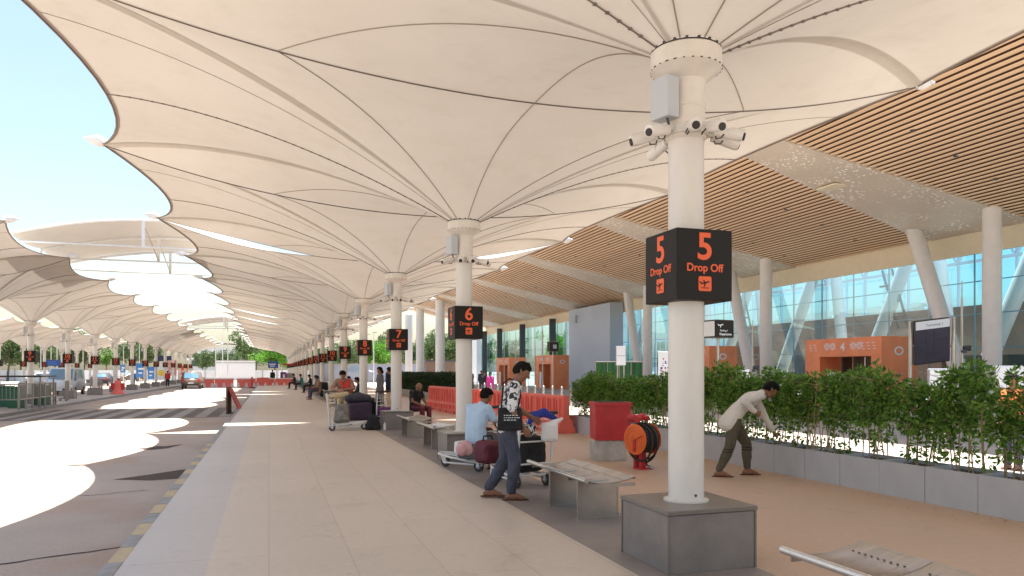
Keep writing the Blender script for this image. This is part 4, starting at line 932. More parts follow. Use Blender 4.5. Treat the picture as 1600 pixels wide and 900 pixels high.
# ------------------------------------------------------------------ soft things and people: hulls of balls, fused by voxel remesh
ICO = []
def _ico():
    bm = bmesh.new(); bmesh.ops.create_icosphere(bm, subdivisions=2, radius=1); r = [v.co.copy() for v in bm.verts]; bm.free(); return r
ICO = _ico()
def hulls(name, hs, m, voxel, parent=None, smooth=3, disp=0, dscale=.1, loc=None, rz=0):
    """hs: list of hulls, each a list of (point, radius or (rx,ry,rz))"""
    bm = bmesh.new()
    for h in hs:
        vs = []
        for p, r in h:
            rr = r if isinstance(r, (tuple, list)) else (r, r, r)
            vs += [bm.verts.new((p[0]+v.x*rr[0], p[1]+v.y*rr[1], p[2]+v.z*rr[2])) for v in ICO]
        res = bmesh.ops.convex_hull(bm, input=vs)
        junk = [e for e in res['geom_interior'] if isinstance(e, bmesh.types.BMVert)]
        bmesh.ops.delete(bm, geom=list(set(junk)), context='VERTS')
    me = bpy.data.meshes.new(name); bm.to_mesh(me); bm.free()
    o = bpy.data.objects.new(name, me); COL.objects.link(o)
    md = o.modifiers.new('r', 'REMESH'); md.mode = 'VOXEL'; md.voxel_size = voxel
    ms = o.modifiers.new('s', 'SMOOTH'); ms.factor = .5; ms.iterations = smooth
    if disp:
        tx = bpy.data.textures.new('folds', 'CLOUDS'); tx.noise_scale = dscale; dm = o.modifiers.new('d', 'DISPLACE'); dm.texture = tx; dm.strength = disp; dm.mid_level = .5
    n = ev_mesh(o); bpy.data.objects.remove(o); n.name = name; n.materials.clear(); n.materials.append(MT[m]); n.polygons.foreach_set('use_smooth', [True]*len(n.polygons))
    return ob(name, n, parent, loc, rz)

def hand_hulls(w, fwd, palm_n, side, s=1.0, curl=.6):
    """w wrist, fwd direction of hand, palm_n palm normal, side thumb side vector"""
    w = V(w); f = V(fwd).normalized(); n = V(palm_n).normalized(); n = (n-f*n.dot(f)).normalized(); sd_ = f.cross(n)
    if sd_.dot(V(side)) < 0: sd_ = -sd_
    H = [[(w, .022*s), (w+f*.03*s+sd_*.016*s, .019*s), (w+f*.03*s-sd_*.016*s, .017*s), (w+f*.085*s+sd_*.03*s, .013*s), (w+f*.08*s-sd_*.03*s, .012*s)]]
    for k, (o, ln) in enumerate(((.031, .072), (.011, .080), (-.011, .074), (-.031, .058))):
        b0 = w+f*.08*s+sd_*o*s; c = curl*(1+.12*k); d1 = (f*math.cos(c*.5)+n*math.sin(c*.5)+sd_*o*1.5).normalized(); d2 = (f*math.cos(c*1.4)+n*math.sin(c*1.4)).normalized(); d3 = (f*math.cos(c*2.2)+n*math.sin(c*2.2)).normalized()
        p1 = b0+d1*ln*.45*s; p2 = p1+d2*ln*.32*s; p3 = p2+d3*ln*.25*s
        H += [[(b0, .0095*s), (p1, .0088*s)], [(p1, .0088*s), (p2, .008*s)], [(p2, .008*s), (p3, .007*s)]]
    t0 = w+f*.025*s+sd_*.02*s; t1 = t0+(sd_*.6+f*.7+n*.3).normalized()*.045*s; t2 = t1+(sd_*.15+f*.9+n*.5).normalized()*.032*s
    H += [[(t0, .013*s), (t1, .0105*s)], [(t1, .0105*s), (t2, .008*s)]]
    return H

STAND = dict(pel=(0, 0, .95), wai=(0, 0, 1.08), che=(0, .01, 1.27), nek=(0, .0, 1.44), hed=(0, .02, 1.585), look=(0, 1, 0),
             sL=(-.18, 0, 1.39), sR=(.18, 0, 1.39), eL=(-.23, -.02, 1.12), eR=(.23, -.02, 1.12), wL=(-.24, .05, .87), wR=(.24, .05, .87),
             hL=(-.09, 0, .90), hR=(.09, 0, .90), kL=(-.10, .02, .49), kR=(.10, .02, .49), aL=(-.10, -.02, .085), aR=(.10, -.02, .085), fL=(0, 1, 0), fR=(0, 1, 0))
def person(label, loc, rz, J={}, skin='skin', hair='hair', top='shirt_white', bottom='jeans', shoe='sandal', sleeve=1.0, voxel=.011, sc=1.0, cuff='', hemdrop=.1, skirt=False, female=False, hsc=1.0, curl=.6, bald=False, group=None, detail=True):
    j = {k: V(v) for k, v in {**STAND, **J}.items()}
    root = thing('person', label, 'person', loc, rz, group); root.scale = (sc, sc, sc)
    S = (j['sR']-j['sL']).normalized(); HS = (j['hR']-j['hL']).normalized()
    lk = j['look'].normalized(); up = (j['hed']-j['nek']).normalized(); up = (up*.5+V((0, 0, .5))).normalized() if abs(lk.z) < .5 else up
    rt = lk.cross(up).normalized(); up = rt.cross(lk).normalized(); h = j['hed']
    H = []
    # head: skull, face, jaw, nose, brow, lips, ears
    H.append([(h+up*.03-lk*.015, (.082*hsc, .082*hsc, .09*hsc)), (h+up*.02+lk*.03, .073*hsc), (h-up*.03+lk*.035, .058*hsc)])
    H.append([(h-up*.02+lk*.03, .06*hsc), (h-up*.085+lk*.055, .026*hsc), (h-up*.075+lk*.02+rt*.03, .024), (h-up*.075+lk*.02-rt*.03, .024)])
    if detail:
        H.append([(h+up*.012+lk*.098, .008), (h-up*.022+lk*.116, .012), (h-up*.026+lk*.10+rt*.012, .009), (h-up*.026+lk*.10-rt*.012, .009)])
        H.append([(h+up*.028+lk*.088+rt*.032, .012), (h+up*.028+lk*.088-rt*.032, .012)])
        for s in (-1, 1): H.append([(h+rt*.078*s+up*.015, (.012, .012, .02)), (h+rt*.080*s-up*.02-lk*.0, .010), (h+rt*.086*s+up*.02-lk*.02, .010)])
    H.append([(h-up*.03-lk*.02, .052), (j['nek'], .056), (j['nek']-up*.05, .062)])
    tr = .9 if female else 1.0
    ch = j['che']; wa = j['wai']; pe = j['pel']
    H.append([(ch+S*.09*tr, .095), (ch-S*.09*tr, .095), (j['sL']+S*.05, .05), (j['sR']-S*.05, .05), (wa+S*.06, .088), (wa-S*.06, .088)])
    H.append([(wa+S*.06, .088), (wa-S*.06, .088), (pe+HS*.07, .10), (pe-HS*.07, .10)])
    for s, e, w_ in (('sL', 'eL', 'wL'), ('sR', 'eR', 'wR')):
        H += [[(j[s], .052), (j[e], .038)], [(j[e], .039), (j[e].lerp(j[w_], .3), .040), (j[w_], .026)]]
        fd = (j[w_]-j[e]).normalized(); pn = j.get('p'+s[1], (pe-j[w_])); 
        H += hand_hulls(j[w_], j.get('d'+s[1], fd), pn if V(pn).length > .01 else V((0, 1, 0)), j['look']+V((0, 0, .3)), 1.0, curl)
    for hh, k, a, f in (('hL', 'kL', 'aL', 'fL'), ('hR', 'kR', 'aR', 'fR')):
        fd = j[f].normalized(); sdv = fd.cross(V((0, 0, 1)))
        H += [[(j[hh], .085), (j[k], .054)], [(j[k], .055), (j[k].lerp(j[a], .3), .054), (j[a], .034)]]
        hl = j[a]-fd*.05-V((0, 0, .045)); H.append([(j[a], .034), (hl, .03), (j[a]+fd*.08-V((0, 0, .045)), .03), (j[a]+fd*.15-V((0, 0, .058))+sdv*.02, .018), (j[a]+fd*.14-V((0, 0, .06))-sdv*.02, .016)])
    body = hulls('body', H, skin, min(voxel, .009) if detail else voxel, root, 2)
    # top
    T = [[(ch+S*.095*tr, .112), (ch-S*.095*tr, .112), (j['sL']+S*.03, .066), (j['sR']-S*.03, .066), (wa+S*.07, .108), (wa-S*.07, .108), (j['nek']-up*.05, .07)]]
    dn = (pe-wa).normalized(); T.append([(wa+S*.07, .108), (wa-S*.07, .108), (pe+HS*.085+dn*hemdrop*.5, .118), (pe-HS*.085+dn*hemdrop*.5, .118), (pe+HS*.09+dn*hemdrop, .112), (pe-HS*.09+dn*hemdrop, .112)])
    for s, e, w_ in (('sL', 'eL', 'wL'), ('sR', 'eR', 'wR')):
        if sleeve >= 1: T += [[(j[s], .072), (j[e], .056)], [(j[e], .056), (j[w_].lerp(j[e], .12), .043)]]
        else: T += [[(j[s], .074), (j[s].lerp(j[e], sleeve), .064)]]
    if detail: T.append([(j['nek']-up*.03+lk*.03, .063), (j['nek']-up*.005, .066)])
    hulls('shirt', T, top, voxel, root, 3, .022 if detail else 0, .09)
    # bottom
    if skirt:
        B = [[(pe+HS*.09, .12), (pe-HS*.09, .12), (j['kL'], .13), (j['kR'], .13)], [(j['kL'], .13), (j['kR'], .13), (j['aL']+V((0, 0, .04)), .14), (j['aR']+V((0, 0, .04)), .14)]]; nm = 'skirt'
    else:
        B = [[(pe+HS*.07, .112), (pe-HS*.07, .112), (j['hL'], .105), (j['hR'], .105)]]; nm = 'trousers'
        for hh, k, a in (('hL', 'kL', 'aL'), ('hR', 'kR', 'aR')): B += [[(j[hh], .108), (j[k], .078)], [(j[k], .078), (j[k].lerp(j[a], .5), .073), (j[a]+V((0, 0, .035)), .062 if cuff != 'tight' else .05)]]
    tro = hulls(nm, B, bottom, voxel, root, 3, .022 if detail else 0, .09)
    if cuff == 'tight':
        for k, a in (('kL', 'aL'), ('kR', 'aR')):
            for f0 in (.12, .22): hulls('stripe', [[(j[k].lerp(j[a], f0), (.084, .084, .010)), (j[k].lerp(j[a], f0+.02), (.083, .083, .010))]], 'black_cloth', .007, tro, 1)
    # footwear
    for a, f in (('aL', 'fL'), ('aR', 'fR')):
        fd = j[f].normalized(); sdv = fd.cross(V((0, 0, 1))); z0 = j[a]-V((0, 0, .078))
        P = [[(z0-fd*.075, (.040, .040, .012)), (z0+fd*.06, (.045, .045, .012)), (z0+fd*.17, (.046, .046, .012))]]
        P.append([(z0+fd*.12+V((0, 0, .035)), .009), (z0+fd*.05+sdv*.04+V((0, 0, .012)), .008)]); P.append([(z0+fd*.12+V((0, 0, .035)), .009), (z0+fd*.05-sdv*.04+V((0, 0, .012)), .008)])
        hulls('sandal', P, shoe, .0075 if detail else .012, root, 1)
    # hair
    if not bald:
        HH = [[(h+up*.050-lk*.022, (.094*hsc, .094*hsc, .088*hsc)), (h+up*.080+lk*.035, .052*hsc), (h-up*.01-lk*.060, .060*hsc)], [(h+up*.075+lk*.062+rt*.03, .034), (h+up*.075+lk*.062-rt*.03, .034), (h+up*.10+lk*.02, .045)],
              [(h+up*.03+rt*.062-lk*.01, .032), (h-up*.01+rt*.06-lk*.035, .030)], [(h+up*.03-rt*.062-lk*.01, .032), (h-up*.01-rt*.06-lk*.035, .030)]]
        if female: HH.append([(h-up*.0-lk*.06, .06), (h-up*.09-lk*.075, .05)]); HH.append([(h-up*.07-lk*.10, .05), (h-up*.03-lk*.11, .04)])
        hulls('hair', HH, hair, .009, root, 1, .016, .03)
    else: hulls('hair', [[(h+up*.01-lk*.05, .062), (h+rt*.05-lk*.03-up*.0, .04), (h-rt*.05-lk*.03-up*.0, .04)]], hair, .009, root, 1)
    if detail:
        for s in (-1, 1):
            b = MB(); c = h+up*.008+lk*.083+rt*.03*s; b.lathe([(.0, -.008), (.008, -.006), (.011, 0), (.008, .006), (0, .008)], n=10, M=Matrix.Translation(c)); e = b.build('eye', 'eye_white', root, True)
            b = MB(); b.lathe([(0, -.004), (.0045, -.002), (.0045, .002), (0, .004)], n=8, M=Matrix.Translation(c+lk*.008)); b.build('pupil', 'hair', e)
            b = MB(); b.cyl(c+up*.018+lk*.008-rt*.016*s, c+up*.022+lk*.006+rt*.014*s, .004, .003, 6); b.build('eyebrow', 'hair', root)
        b = MB(); c = h-up*.052+lk*.088; b.tube([c-rt*.02-lk*.006, c, c+rt*.02-lk*.006], [.003, .005, .003], 6); b.build('lips', 'lip', root)
    return root, j

# A: man in the floral shirt, striding to the right
rA, jA = person('standing man in black and white floral shirt, dark jeans and sandals with a shoulder bag', (2.79, 8.60, 0), R(-104),
    dict(pel=(0, -.03, .93), wai=(0, -.02, 1.06), che=(0, .03, 1.26), nek=(0, .09, 1.42), hed=(0, .155, 1.55), look=(.15, 1, -.55),
         sL=(-.17, .05, 1.37), sR=(.17, .05, 1.38), eL=(-.2, .10, 1.11), eR=(.24, .02, 1.10), wL=(-.1, .30, .98), wR=(.16, .17, .88), dR=(-.1, .5, -1), pR=(-1, .1, 0), pL=(1, 0, -.3),
         hL=(-.09, -.03, .89), hR=(.09, -.03, .89), kL=(-.08, -.04, .48), kR=(.11, .06, .48), aL=(-.09, -.24, .10), aR=(.10, .02, .085)),
    skin='skin', top='floral_shirt', bottom='jeans', sleeve=.9, hemdrop=.05, voxel=.009, cuff='')
t = thing('shoulder_bag', 'black shoulder bag with white printed lines hanging at the floral shirt man\'s hip', 'bag', (2.79, 8.60, 0), R(-104))
hulls('pouch', [[((.22, -.13, .88), (.03, .03, .03)), ((.22, .12, .88), (.03, .03, .03)), ((.20, -.12, 1.10), .028), ((.20, .11, 1.10), .028)]], 'black_cloth', .01, t, 2, .008, .05)
b = MB(); b.box((.243, 0, 1.0), (.02, .24, .15), bev=.008); b.build('flap', 'black_cloth', t)
b = MB(); b.tube([(.19, .09, 1.10), (.155, .13, 1.28), (.10, .08, 1.44), (.10, .0, 1.47), (.15, -.08, 1.42), (.19, -.11, 1.1)], .011, 6); b.build('strap', 'black_cloth', t)
b = MB(); rs = random.Random(3)
for k in range(3):
    y = -.08
    while y < .07: w_ = rs.uniform(.012, .04); b.box((.2545, y+w_/2, 1.035-.028*k), (.002, w_, .009)); y += w_+.01
b.build('print', 'panel_white', t)

# C: man bending over the planters
rC, jC = person('man in pale shirt and olive trousers bending to the planters', (6.62, 9.42, 0), R(-108),
    dict(pel=(0, -.06, .88), wai=(0, .03, 1.00), che=(0, .20, 1.14), nek=(0, .38, 1.235), hed=(0, .50, 1.28), look=(0, .75, -.65),
         sR=(.15, .30, 1.20), sL=(-.17, .34, 1.17), eR=(.27, .02, 1.13), wR=(.24, .20, .96), dR=(-.35, 1, -.3), pR=(-1, 0, 0), eL=(-.16, .46, .89), wL=(-.12, .60, .65), dL=(0, .6, -.8), pL=(0, -.5, -.5),
         hR=(.09, -.06, .84), hL=(-.09, -.05, .84), kR=(.11, -.13, .46), kL=(-.10, .18, .47), aR=(.11, -.29, .085), aL=(-.10, .19, .085), fR=(.2, 1, 0), fL=(-.05, 1, 0)),
    top='shirt_white', bottom='olive', sleeve=1, voxel=.010, cuff='tight', hemdrop=.14, curl=.9)

# B: seated man in light blue shirt, back to the camera
rB, jB = person('seated man in light blue shirt with his back turned on the bench by column 6', (3.02, 10.98, 0), R(-58),
    dict(pel=(0, .02, .54), wai=(0, .0, .68), che=(0, .04, .88), nek=(.02, .13, 1.05), hed=(.04, .20, 1.17), look=(.1, 1, -.4),
         sL=(-.18, .07, .99), sR=(.18, .08, .99), eL=(-.24, .15, .74), eR=(.24, .2, .76), wL=(-.12, .36, .66), wR=(.12, .4, .66),
         hL=(-.09, .05, .54), hR=(.09, .05, .54), kL=(-.13, .47, .50), kR=(.14, .47, .50), aL=(-.12, .50, .085), aR=(.14, .52, .085)),
    top='shirt_blue', bottom='grey_cloth', sleeve=.7, voxel=.011, hemdrop=.02)

# D: woman sitting on luggage behind the trolley
rD, jD = person('woman in red top and brown shawl leaning over a loaded trolley', (2.0, 21.3, 0), R(168),
    dict(pel=(0, -.1, .86), wai=(0, -.06, 1.0), che=(0, .04, 1.18), nek=(0, .13, 1.33), hed=(0, .21, 1.45), look=(.15, 1, -.55),
         sL=(-.16, .08, 1.29), sR=(.16, .08, 1.29), eL=(-.30, .2, 1.07), eR=(.30, .2, 1.07), wL=(-.05, .35, 1.05), wR=(.05, .37, 1.03), hL=(-.09, -.1, .84), hR=(.09, -.1, .84), kL=(-.1, .08, .48), kR=(.1, .1, .48), aL=(-.1, -.05, .085), aR=(.1, -.02, .085)),
    skin='skin_light', top='shawl', bottom='beige_cloth', sleeve=.9, female=True, hemdrop=.1)
hulls('scarf', [[((.04, .15, 1.29), .05), ((-.02, .19, 1.1), .06)], [((-.14, .12, 1.28), .07), ((-.2, .16, 1.12), .075), ((-.05, .17, 1.08), .06)], [((-.2, .06, 1.27), .07), ((-.29, .14, 1.12), .06)]], 'red_cloth', .014, rD, 3, .02, .08)
# E: old man by column 7
rE, jE = person('old bald man in dark waistcoat seated behind column 7', (3.98, 21.0, 0), R(-150),
    dict(pel=(0, .02, .52), wai=(0, .0, .66), che=(0, .02, .84), nek=(0, .1, 1.0), hed=(0, .17, 1.11), look=(0, 1, -.35), sL=(-.17, .05, .95), sR=(.17, .05, .95), eL=(-.23, .15, .70), eR=(.23, .15, .70), wL=(-.12, .36, .62), wR=(.12, .36, .62),
         hL=(-.09, .05, .52), hR=(.09, .05, .52), kL=(-.13, .45, .50), kR=(.13, .45, .50), aL=(-.12, .48, .085), aR=(.13, .48, .085)), top='black_cloth', bottom='maroon', hair='hair_grey', bald=True, sleeve=.5, voxel=.012, hemdrop=.02)
SIT = dict(pel=(0, .02, .54), wai=(0, .0, .68), che=(0, .03, .88), nek=(0, .08, 1.05), hed=(0, .13, 1.19), look=(0, 1, -.2), sL=(-.17, .05, 1.0), sR=(.17, .05, 1.0), eL=(-.23, .12, .75), eR=(.23, .12, .75), wL=(-.12, .34, .66), wR=(.12, .34, .66),
           hL=(-.09, .05, .54), hR=(.09, .05, .54), kL=(-.13, .47, .50), kR=(.13, .47, .50), aL=(-.12, .5, .085), aR=(.13, .5, .085))
def far(label, px, D, rz, J, top, bottom, **k):
    x, y = atp(px, D); z = k.pop('z', 0); return person(label, (x, y, z), R(rz), J, top=top, bottom=bottom, voxel=.02, detail=False, **k)
far('woman in long dark grey dress standing right of column 8', 594, 26.5, 100, {}, 'grey_cloth', 'grey_cloth', skirt=True, female=True)
far('man in navy shirt and beige trousers behind the woman in grey', 609, 28.5, 60, {}, 'navy', 'beige_cloth')
far('person in black seated on the far side of column 8', 563, 30, 90, SIT, 'black_cloth', 'jeans')
far('person in red jumper seated on the bench near column 9', 549, 36, 90, SIT, 'red_cloth', 'grey_cloth')
far('person in black seated on a bench near column 10', 497, 44, 80, SIT, 'black_cloth', 'maroon')
far('person in brown top seated on a bench beyond column 10', 499, 41, 100, SIT, 'shawl', 'jeans')
far('person in black seated on a distant bench by the left walkway side', 461, 66, 80, SIT, 'black_cloth', 'black_cloth')
far('person in teal top seated on a distant bench', 472, 62, 80, SIT, 'teal', 'black_cloth')
far('person in dark clothes seated beside a large black bag in the distance', 486, 54, 80, SIT, 'black_cloth', 'black_cloth')
far('lone dark figure standing at the far end of the walkway', 426, 82, 10, {}, 'black_cloth', 'black_cloth', shoe='black_cloth')
far('woman in pink walking behind the bollards', 766, 44, 200, {}, 'magenta', 'magenta', skirt=True, female=True, z=-.2)
far('person in black behind the bollards left of column 6', 711, 50, 180, {}, 'black_cloth', 'black_cloth', z=-.2)
far('person in dark clothes just right of column 6 behind the bollards', 757, 52, 180, {}, 'black_cloth', 'jeans', z=-.2)
far('person in navy near the glass front behind the bollards', 752, 60, 160, {}, 'navy', 'jeans', z=-.1)
far('person in orange vest behind the hedge at the right edge', 1583, 13.2, 90, {}, 'orange_cloth', 'jeans', z=-.2)
far('person seated near the brown car at the road end', 262, 80, 0, {}, 'red_cloth', 'black_cloth', z=-.1)
far('person in blue standing on the island beyond the red cone', 208, 74, 0, {}, 'sky_blue', 'black_cloth', z=-.1)

# ------------------------------------------------------------------ bags
def bag(name, label, cat, loc, rz, hs, m, voxel=.012, disp=.02, dscale=.12, extra=None):
    t = thing(name, label, cat, loc, rz); hulls('shell', hs, m, voxel, t, 2, disp, dscale)
    if extra: extra(t)
    return t
def boxh(w, d, h, r): return [((sx*(w/2-r), sy*(d/2-r), z), r) for sx in (-1, 1) for sy in (-1, 1) for z in (r, h-r)]
def strap(pts, m='black_cloth', r=.012, name='strap'):
    def f(t): b = MB(); b.tube(pts, r, 6); b.build(name, m, t, True)
    return f
bag('holdall', 'big bulging black holdall on the trolley behind the floral shirt man', 'bag', (3.33, 9.62, .185), R(14), [boxh(.56, .48, .50, .14), [((-.12, -.1, .42), .12), ((.12, .1, .46), .12)]], 'black_cloth', extra=strap([(-.15, -.05, .58), (-.1, 0, .64), (.1, 0, .64), (.15, .05, .58)]))
bag('travel_bag', 'maroon travel bag on the trolley nose behind the man\'s legs', 'bag', (3.02, 10.32, .22), R(30), [boxh(.36, .34, .34, .10)], 'maroon', extra=strap([(-.1, 0, .33), (-.08, 0, .40), (.08, 0, .40), (.1, 0, .33)]))
bag('cloth_bundle', 'royal blue cloth draped over the trolley basket beside the floral shirt man', 'cloth', (3.44, 9.22, .84), R(20), [[((-.16, 0, .12), .05), ((.05, 0, .17), .06)], [((.05, 0, .17), .06), ((.28, .02, .07), .03)], [((-.2, 0, .05), .03), ((-.1, .02, .14), .06)]], 'royal_blue')
bag('plastic_bag', 'white crumpled bag hanging on the trolley basket under the blue cloth', 'bag', (3.55, 9.2, .62), R(10), [boxh(.22, .16, .26, .05), [((.05, 0, .24), .05), ((.2, 0, .30), .02)]], 'paper_white')
bag('bottle_bunch', 'dark patterned pouch stuffed in the trolley basket', 'pouch', (3.3, 9.3, .70), 0, [[((0, 0, .05), .07), ((-.06, 0, .12), .05)], [((.05, .03, .1), .06), ((0, 0, .18), .04)]], 'floral_shirt', .01)
bag('cloth_bundle', 'pale pink cloth bundle next to the seated man in blue', 'cloth', (2.93, 11.05, .24), R(10), [[((0, 0, .13), .13), ((.18, -.05, .11), .11)], [((-.1, 0, .12), .11), ((.05, .08, .16), .12)]], 'pink_cloth')
bag('plastic_bag', 'white and orange plastic carrier bag on the low trolley', 'bag', (2.93, 11.42, .25), 0, [boxh(.26, .2, .2, .04)], 'paper_white', extra=lambda t: MB().box((0, -.1, .07), (.2, .03, .1), bev=.01).build('print_patch', 'yellow', t))
bag('suitcase', 'flat grey case under the seated man in light blue', 'suitcase', (3.08, 11.1, .2), R(40), [boxh(.42, .5, .26, .05)], 'grey_cloth', disp=.008)
bag('rucksack', 'grey patterned rucksack standing on the front trolley', 'bag', (1.83, 19.98, .19), R(8), [[((-.13, 0, .08), .09), ((.13, 0, .08), .09), ((-.08, 0, .42), .09), ((.08, 0, .42), .09)], [((-.1, -.1, .12), .06), ((.1, -.1, .12), .06), ((0, -.1, .28), .06)]], 'bag_grey', extra=strap([(-.03, 0, .50), (0, 0, .56), (.03, 0, .50)]))
bag('suitcase', 'large dark plum suitcase on the trolley by the woman in red', 'suitcase', (2.38, 20.9, .2), R(5), [boxh(.66, .5, .50, .08)], 'plum', disp=.01)
bag('holdall', 'slate grey soft holdall lying on top of the plum suitcase', 'bag', (2.36, 20.85, .69), R(12), [[((-.28, 0, .12), .12), ((.28, .05, .1), .12), ((0, 0, .16), .13)]], 'slate_bag', disp=.04)
bag('suitcase', 'black upright suitcase right of the plum suitcase', 'suitcase', (2.86, 21.35, 0), R(0), [boxh(.3, .45, .80, .06)], 'black_cloth', disp=.008)
bag('cloth_bundle', 'cream blanket folded over the trolley handle below the woman', 'blanket', (1.66, 20.45, .78), R(0), [[((-.12, 0, .1), .07), ((.15, .0, .12), .08), ((.35, 0, .17), .06)], [((-.12, 0, .1), .07), ((-.1, -.05, -.15), .05)]], 'beige_cloth')
bag('rucksack', 'black rucksack standing on the paving in front of column 7', 'bag', (2.62, 19.75, 0), R(-8), [[((-.13, 0, .07), .08), ((.13, 0, .07), .08), ((-.05, 0, .33), .08), ((.06, 0, .33), .08)]], 'black_cloth', extra=strap([(-.03, 0, .41), (0, 0, .45), (.03, 0, .41)]))
bag('newspaper', 'crumpled white newspaper on the bench before column 7', 'newspaper', (3.38, 14.8, .41), R(15), [[((-.2, -.15, .02), .02), ((.2, -.1, .04), .02), ((0, .1, .07), .02)], [((.05, -.1, .03), .02), ((.1, .4, .06), .025), ((-.1, .3, .02), .02)]], 'paper_white', .01, .03, .06)
b = MB(); b.lathe([(.0, .0), (.035, .0), (.035, .16), (.014, .19), (.014, .22), (0, .22)], n=14); t = thing('water_bottle', 'white bottle standing by the black rucksack at column 7', 'bottle', (2.92, 19.7, 0)); b.build('bottle', 'paper_white', t, True); b = MB(); b.lathe([(0, .218), (.017, .218), (.017, .24), (0, .24)], n=10); b.build('cap', 'sign_blue', t)
bag('suitcase', 'purple carrier bag behind column 7 next to the old man', 'bag', (3.1, 20.95, .0), 0, [boxh(.4, .3, .55, .06)], 'purple', disp=.02)
bag('suitcase', 'large black bag leaning on the far bench in the distance', 'bag', (3.2, 46.6, 0), 0, [boxh(.5, .4, .9, .12)], 'black_cloth', .02)
bag('suitcase', 'dark red bag on the paving beyond the woman in red', 'bag', (2.9, 31, 0), 0, [boxh(.4, .35, .7, .1)], 'maroon', .02)

# ------------------------------------------------------------------ road side clutter and background
def car(label, loc, rz, paint, l=4.2, w_=1.75, h=1.55, van=False):
    t = thing('parked_car', label, 'van' if van else 'car', loc, rz)
    hw = w_/2
    if van: side = [(-l/2, .35), (l/2-.1, .35), (l/2, .5), (l/2-.05, .95), (l/2-.7, 1.1), (l/2-1.3, h-.06), (l/2-1.5, h), (-l/2+.1, h), (-l/2, h-.15)]
    else: side = [(-l/2, .35), (l/2-.1, .3), (l/2, .5), (l/2-.08, .82), (l/2-1.0, .98), (l/2-1.75, h-.04), (l/2-2.1, h), (-l/2+.75, h), (-l/2+.15, 1.0), (-l/2, .9)]
    bm = bmesh.new(); vs = [bm.verts.new((-hw, y, z)) for y, z in side]; f = bm.faces.new(vs); r = bmesh.ops.extrude_face_region(bm, geom=[f]); ev = [e for e in r['geom'] if isinstance(e, bmesh.types.BMVert)]
    bmesh.ops.translate(bm, vec=(w_, 0, 0), verts=ev)
    for v in bm.verts:
        if v.co.z > 1.02: v.co.x *= .86
    bmesh.ops.recalc_face_normals(bm, faces=bm.faces[:]); bmesh.ops.bevel(bm, geom=bm.edges[:], offset=.06, segments=3, affect='EDGES')
    me = bpy.data.meshes.new('body'); bm.to_mesh(me); bm.free(); me.materials.append(MT[paint]); me.polygons.foreach_set('use_smooth', [True]*len(me.polygons)); ob('body', me, t)
    # glass
    yb = l/2-(1.0 if not van else .7); yt = l/2-(1.75 if not van else 1.3); zb = 1.0 if not van else 1.12
    b = MB(); b.add([(-hw*.82, yb-.06, zb+.07), (hw*.82, yb-.06, zb+.07), (hw*.74, yt+.05, h-.1), (-hw*.74, yt+.05, h-.1)], [(0, 1, 2, 3)]); b.v = [(x, y+.035, z+.02) for x, y, z in b.v]; b.build('windscreen', 'car_glass', t)
    b = MB(); y2 = -l/2+(.25 if not van else .12)
    b.add([(-hw*.8, y2-.0, 1.06), (hw*.8, y2-.0, 1.06), (hw*.72, y2+(.42 if not van else .0), h-.14), (-hw*.72, y2+(.42 if not van else .0), h-.14)], [(0, 3, 2, 1)]); b.v = [(x, y-.10, z+.02) for x, y, z in b.v]; b.build('rear_window', 'car_glass', t)
    for s in (-1, 1):
        b = MB(); b.add([(s*hw*.935, yb-.35, 1.07), (s*hw*.885, yt-.1, h-.12), (s*hw*.885, -l/2+1.0, h-.12), (s*hw*.935, -l/2+.6, 1.07)], [(0, 1, 2, 3)]); b.build('side_window', 'car_glass', t)
        for y in (l/2-.8, -l/2+.8):
            b = MB(); b.cyl((s*(hw-.16), y, .32), (s*(hw+.01), y, .32), .32, n=24); wo = b.build('wheel', 'rubber', t, True); b = MB(); b.cyl((s*(hw-.0), y, .32), (s*(hw+.015), y, .32), .19, n=16); b.build('rim', 'steel_bright', wo)
        b = MB(); b.box((s*(hw-.22), l/2-.03, .70), (.34, .1, .16), bev=.03); b.build('headlight', 'lamp_clear', t)
        b = MB(); b.box((s*(hw-.16), -l/2+.03, .85), (.22, .1, .28), bev=.03); b.build('tail_light', 'lamp_red', t)
        b = MB(); b.box((s*(hw+.1), yb-.3, 1.08), (.16, .08, .12), bev=.02); b.build('mirror', paint, t)
    b = MB(); b.box((0, l/2, .42), (w_*.9, .1, .2), bev=.02); b.box((0, -l/2, .45), (w_*.9, .1, .2), bev=.02); b.build('bumper', 'car_black', t)
    b = MB(); b.box((0, l/2+.045, .46), (.5, .02, .11)); b.box((0, -l/2-.055, .6), (.5, .02, .11)); b.build('number_plate', 'panel_white', t)
    return t
car('brown car driving away before the red road barriers', (-7.3, 81, ZR), R(0), 'car_brown', h=1.7)
car('white van with blue tinted windscreen parked beyond the island railing', (-14.1, 61.4, ZR), R(182), 'car_white', 4.6, 1.85, 2.0, True)
car('red car mostly hidden at the left edge beyond the island', (-24, 62, ZR), R(90), 'car_red')
car('white car parked far beyond the island columns', (-24, 95, ZR), R(80), 'car_white')
car('dark car parked on the far road beyond the sign numbered 13', (-19, 100, ZR), R(0), 'slate_bag')
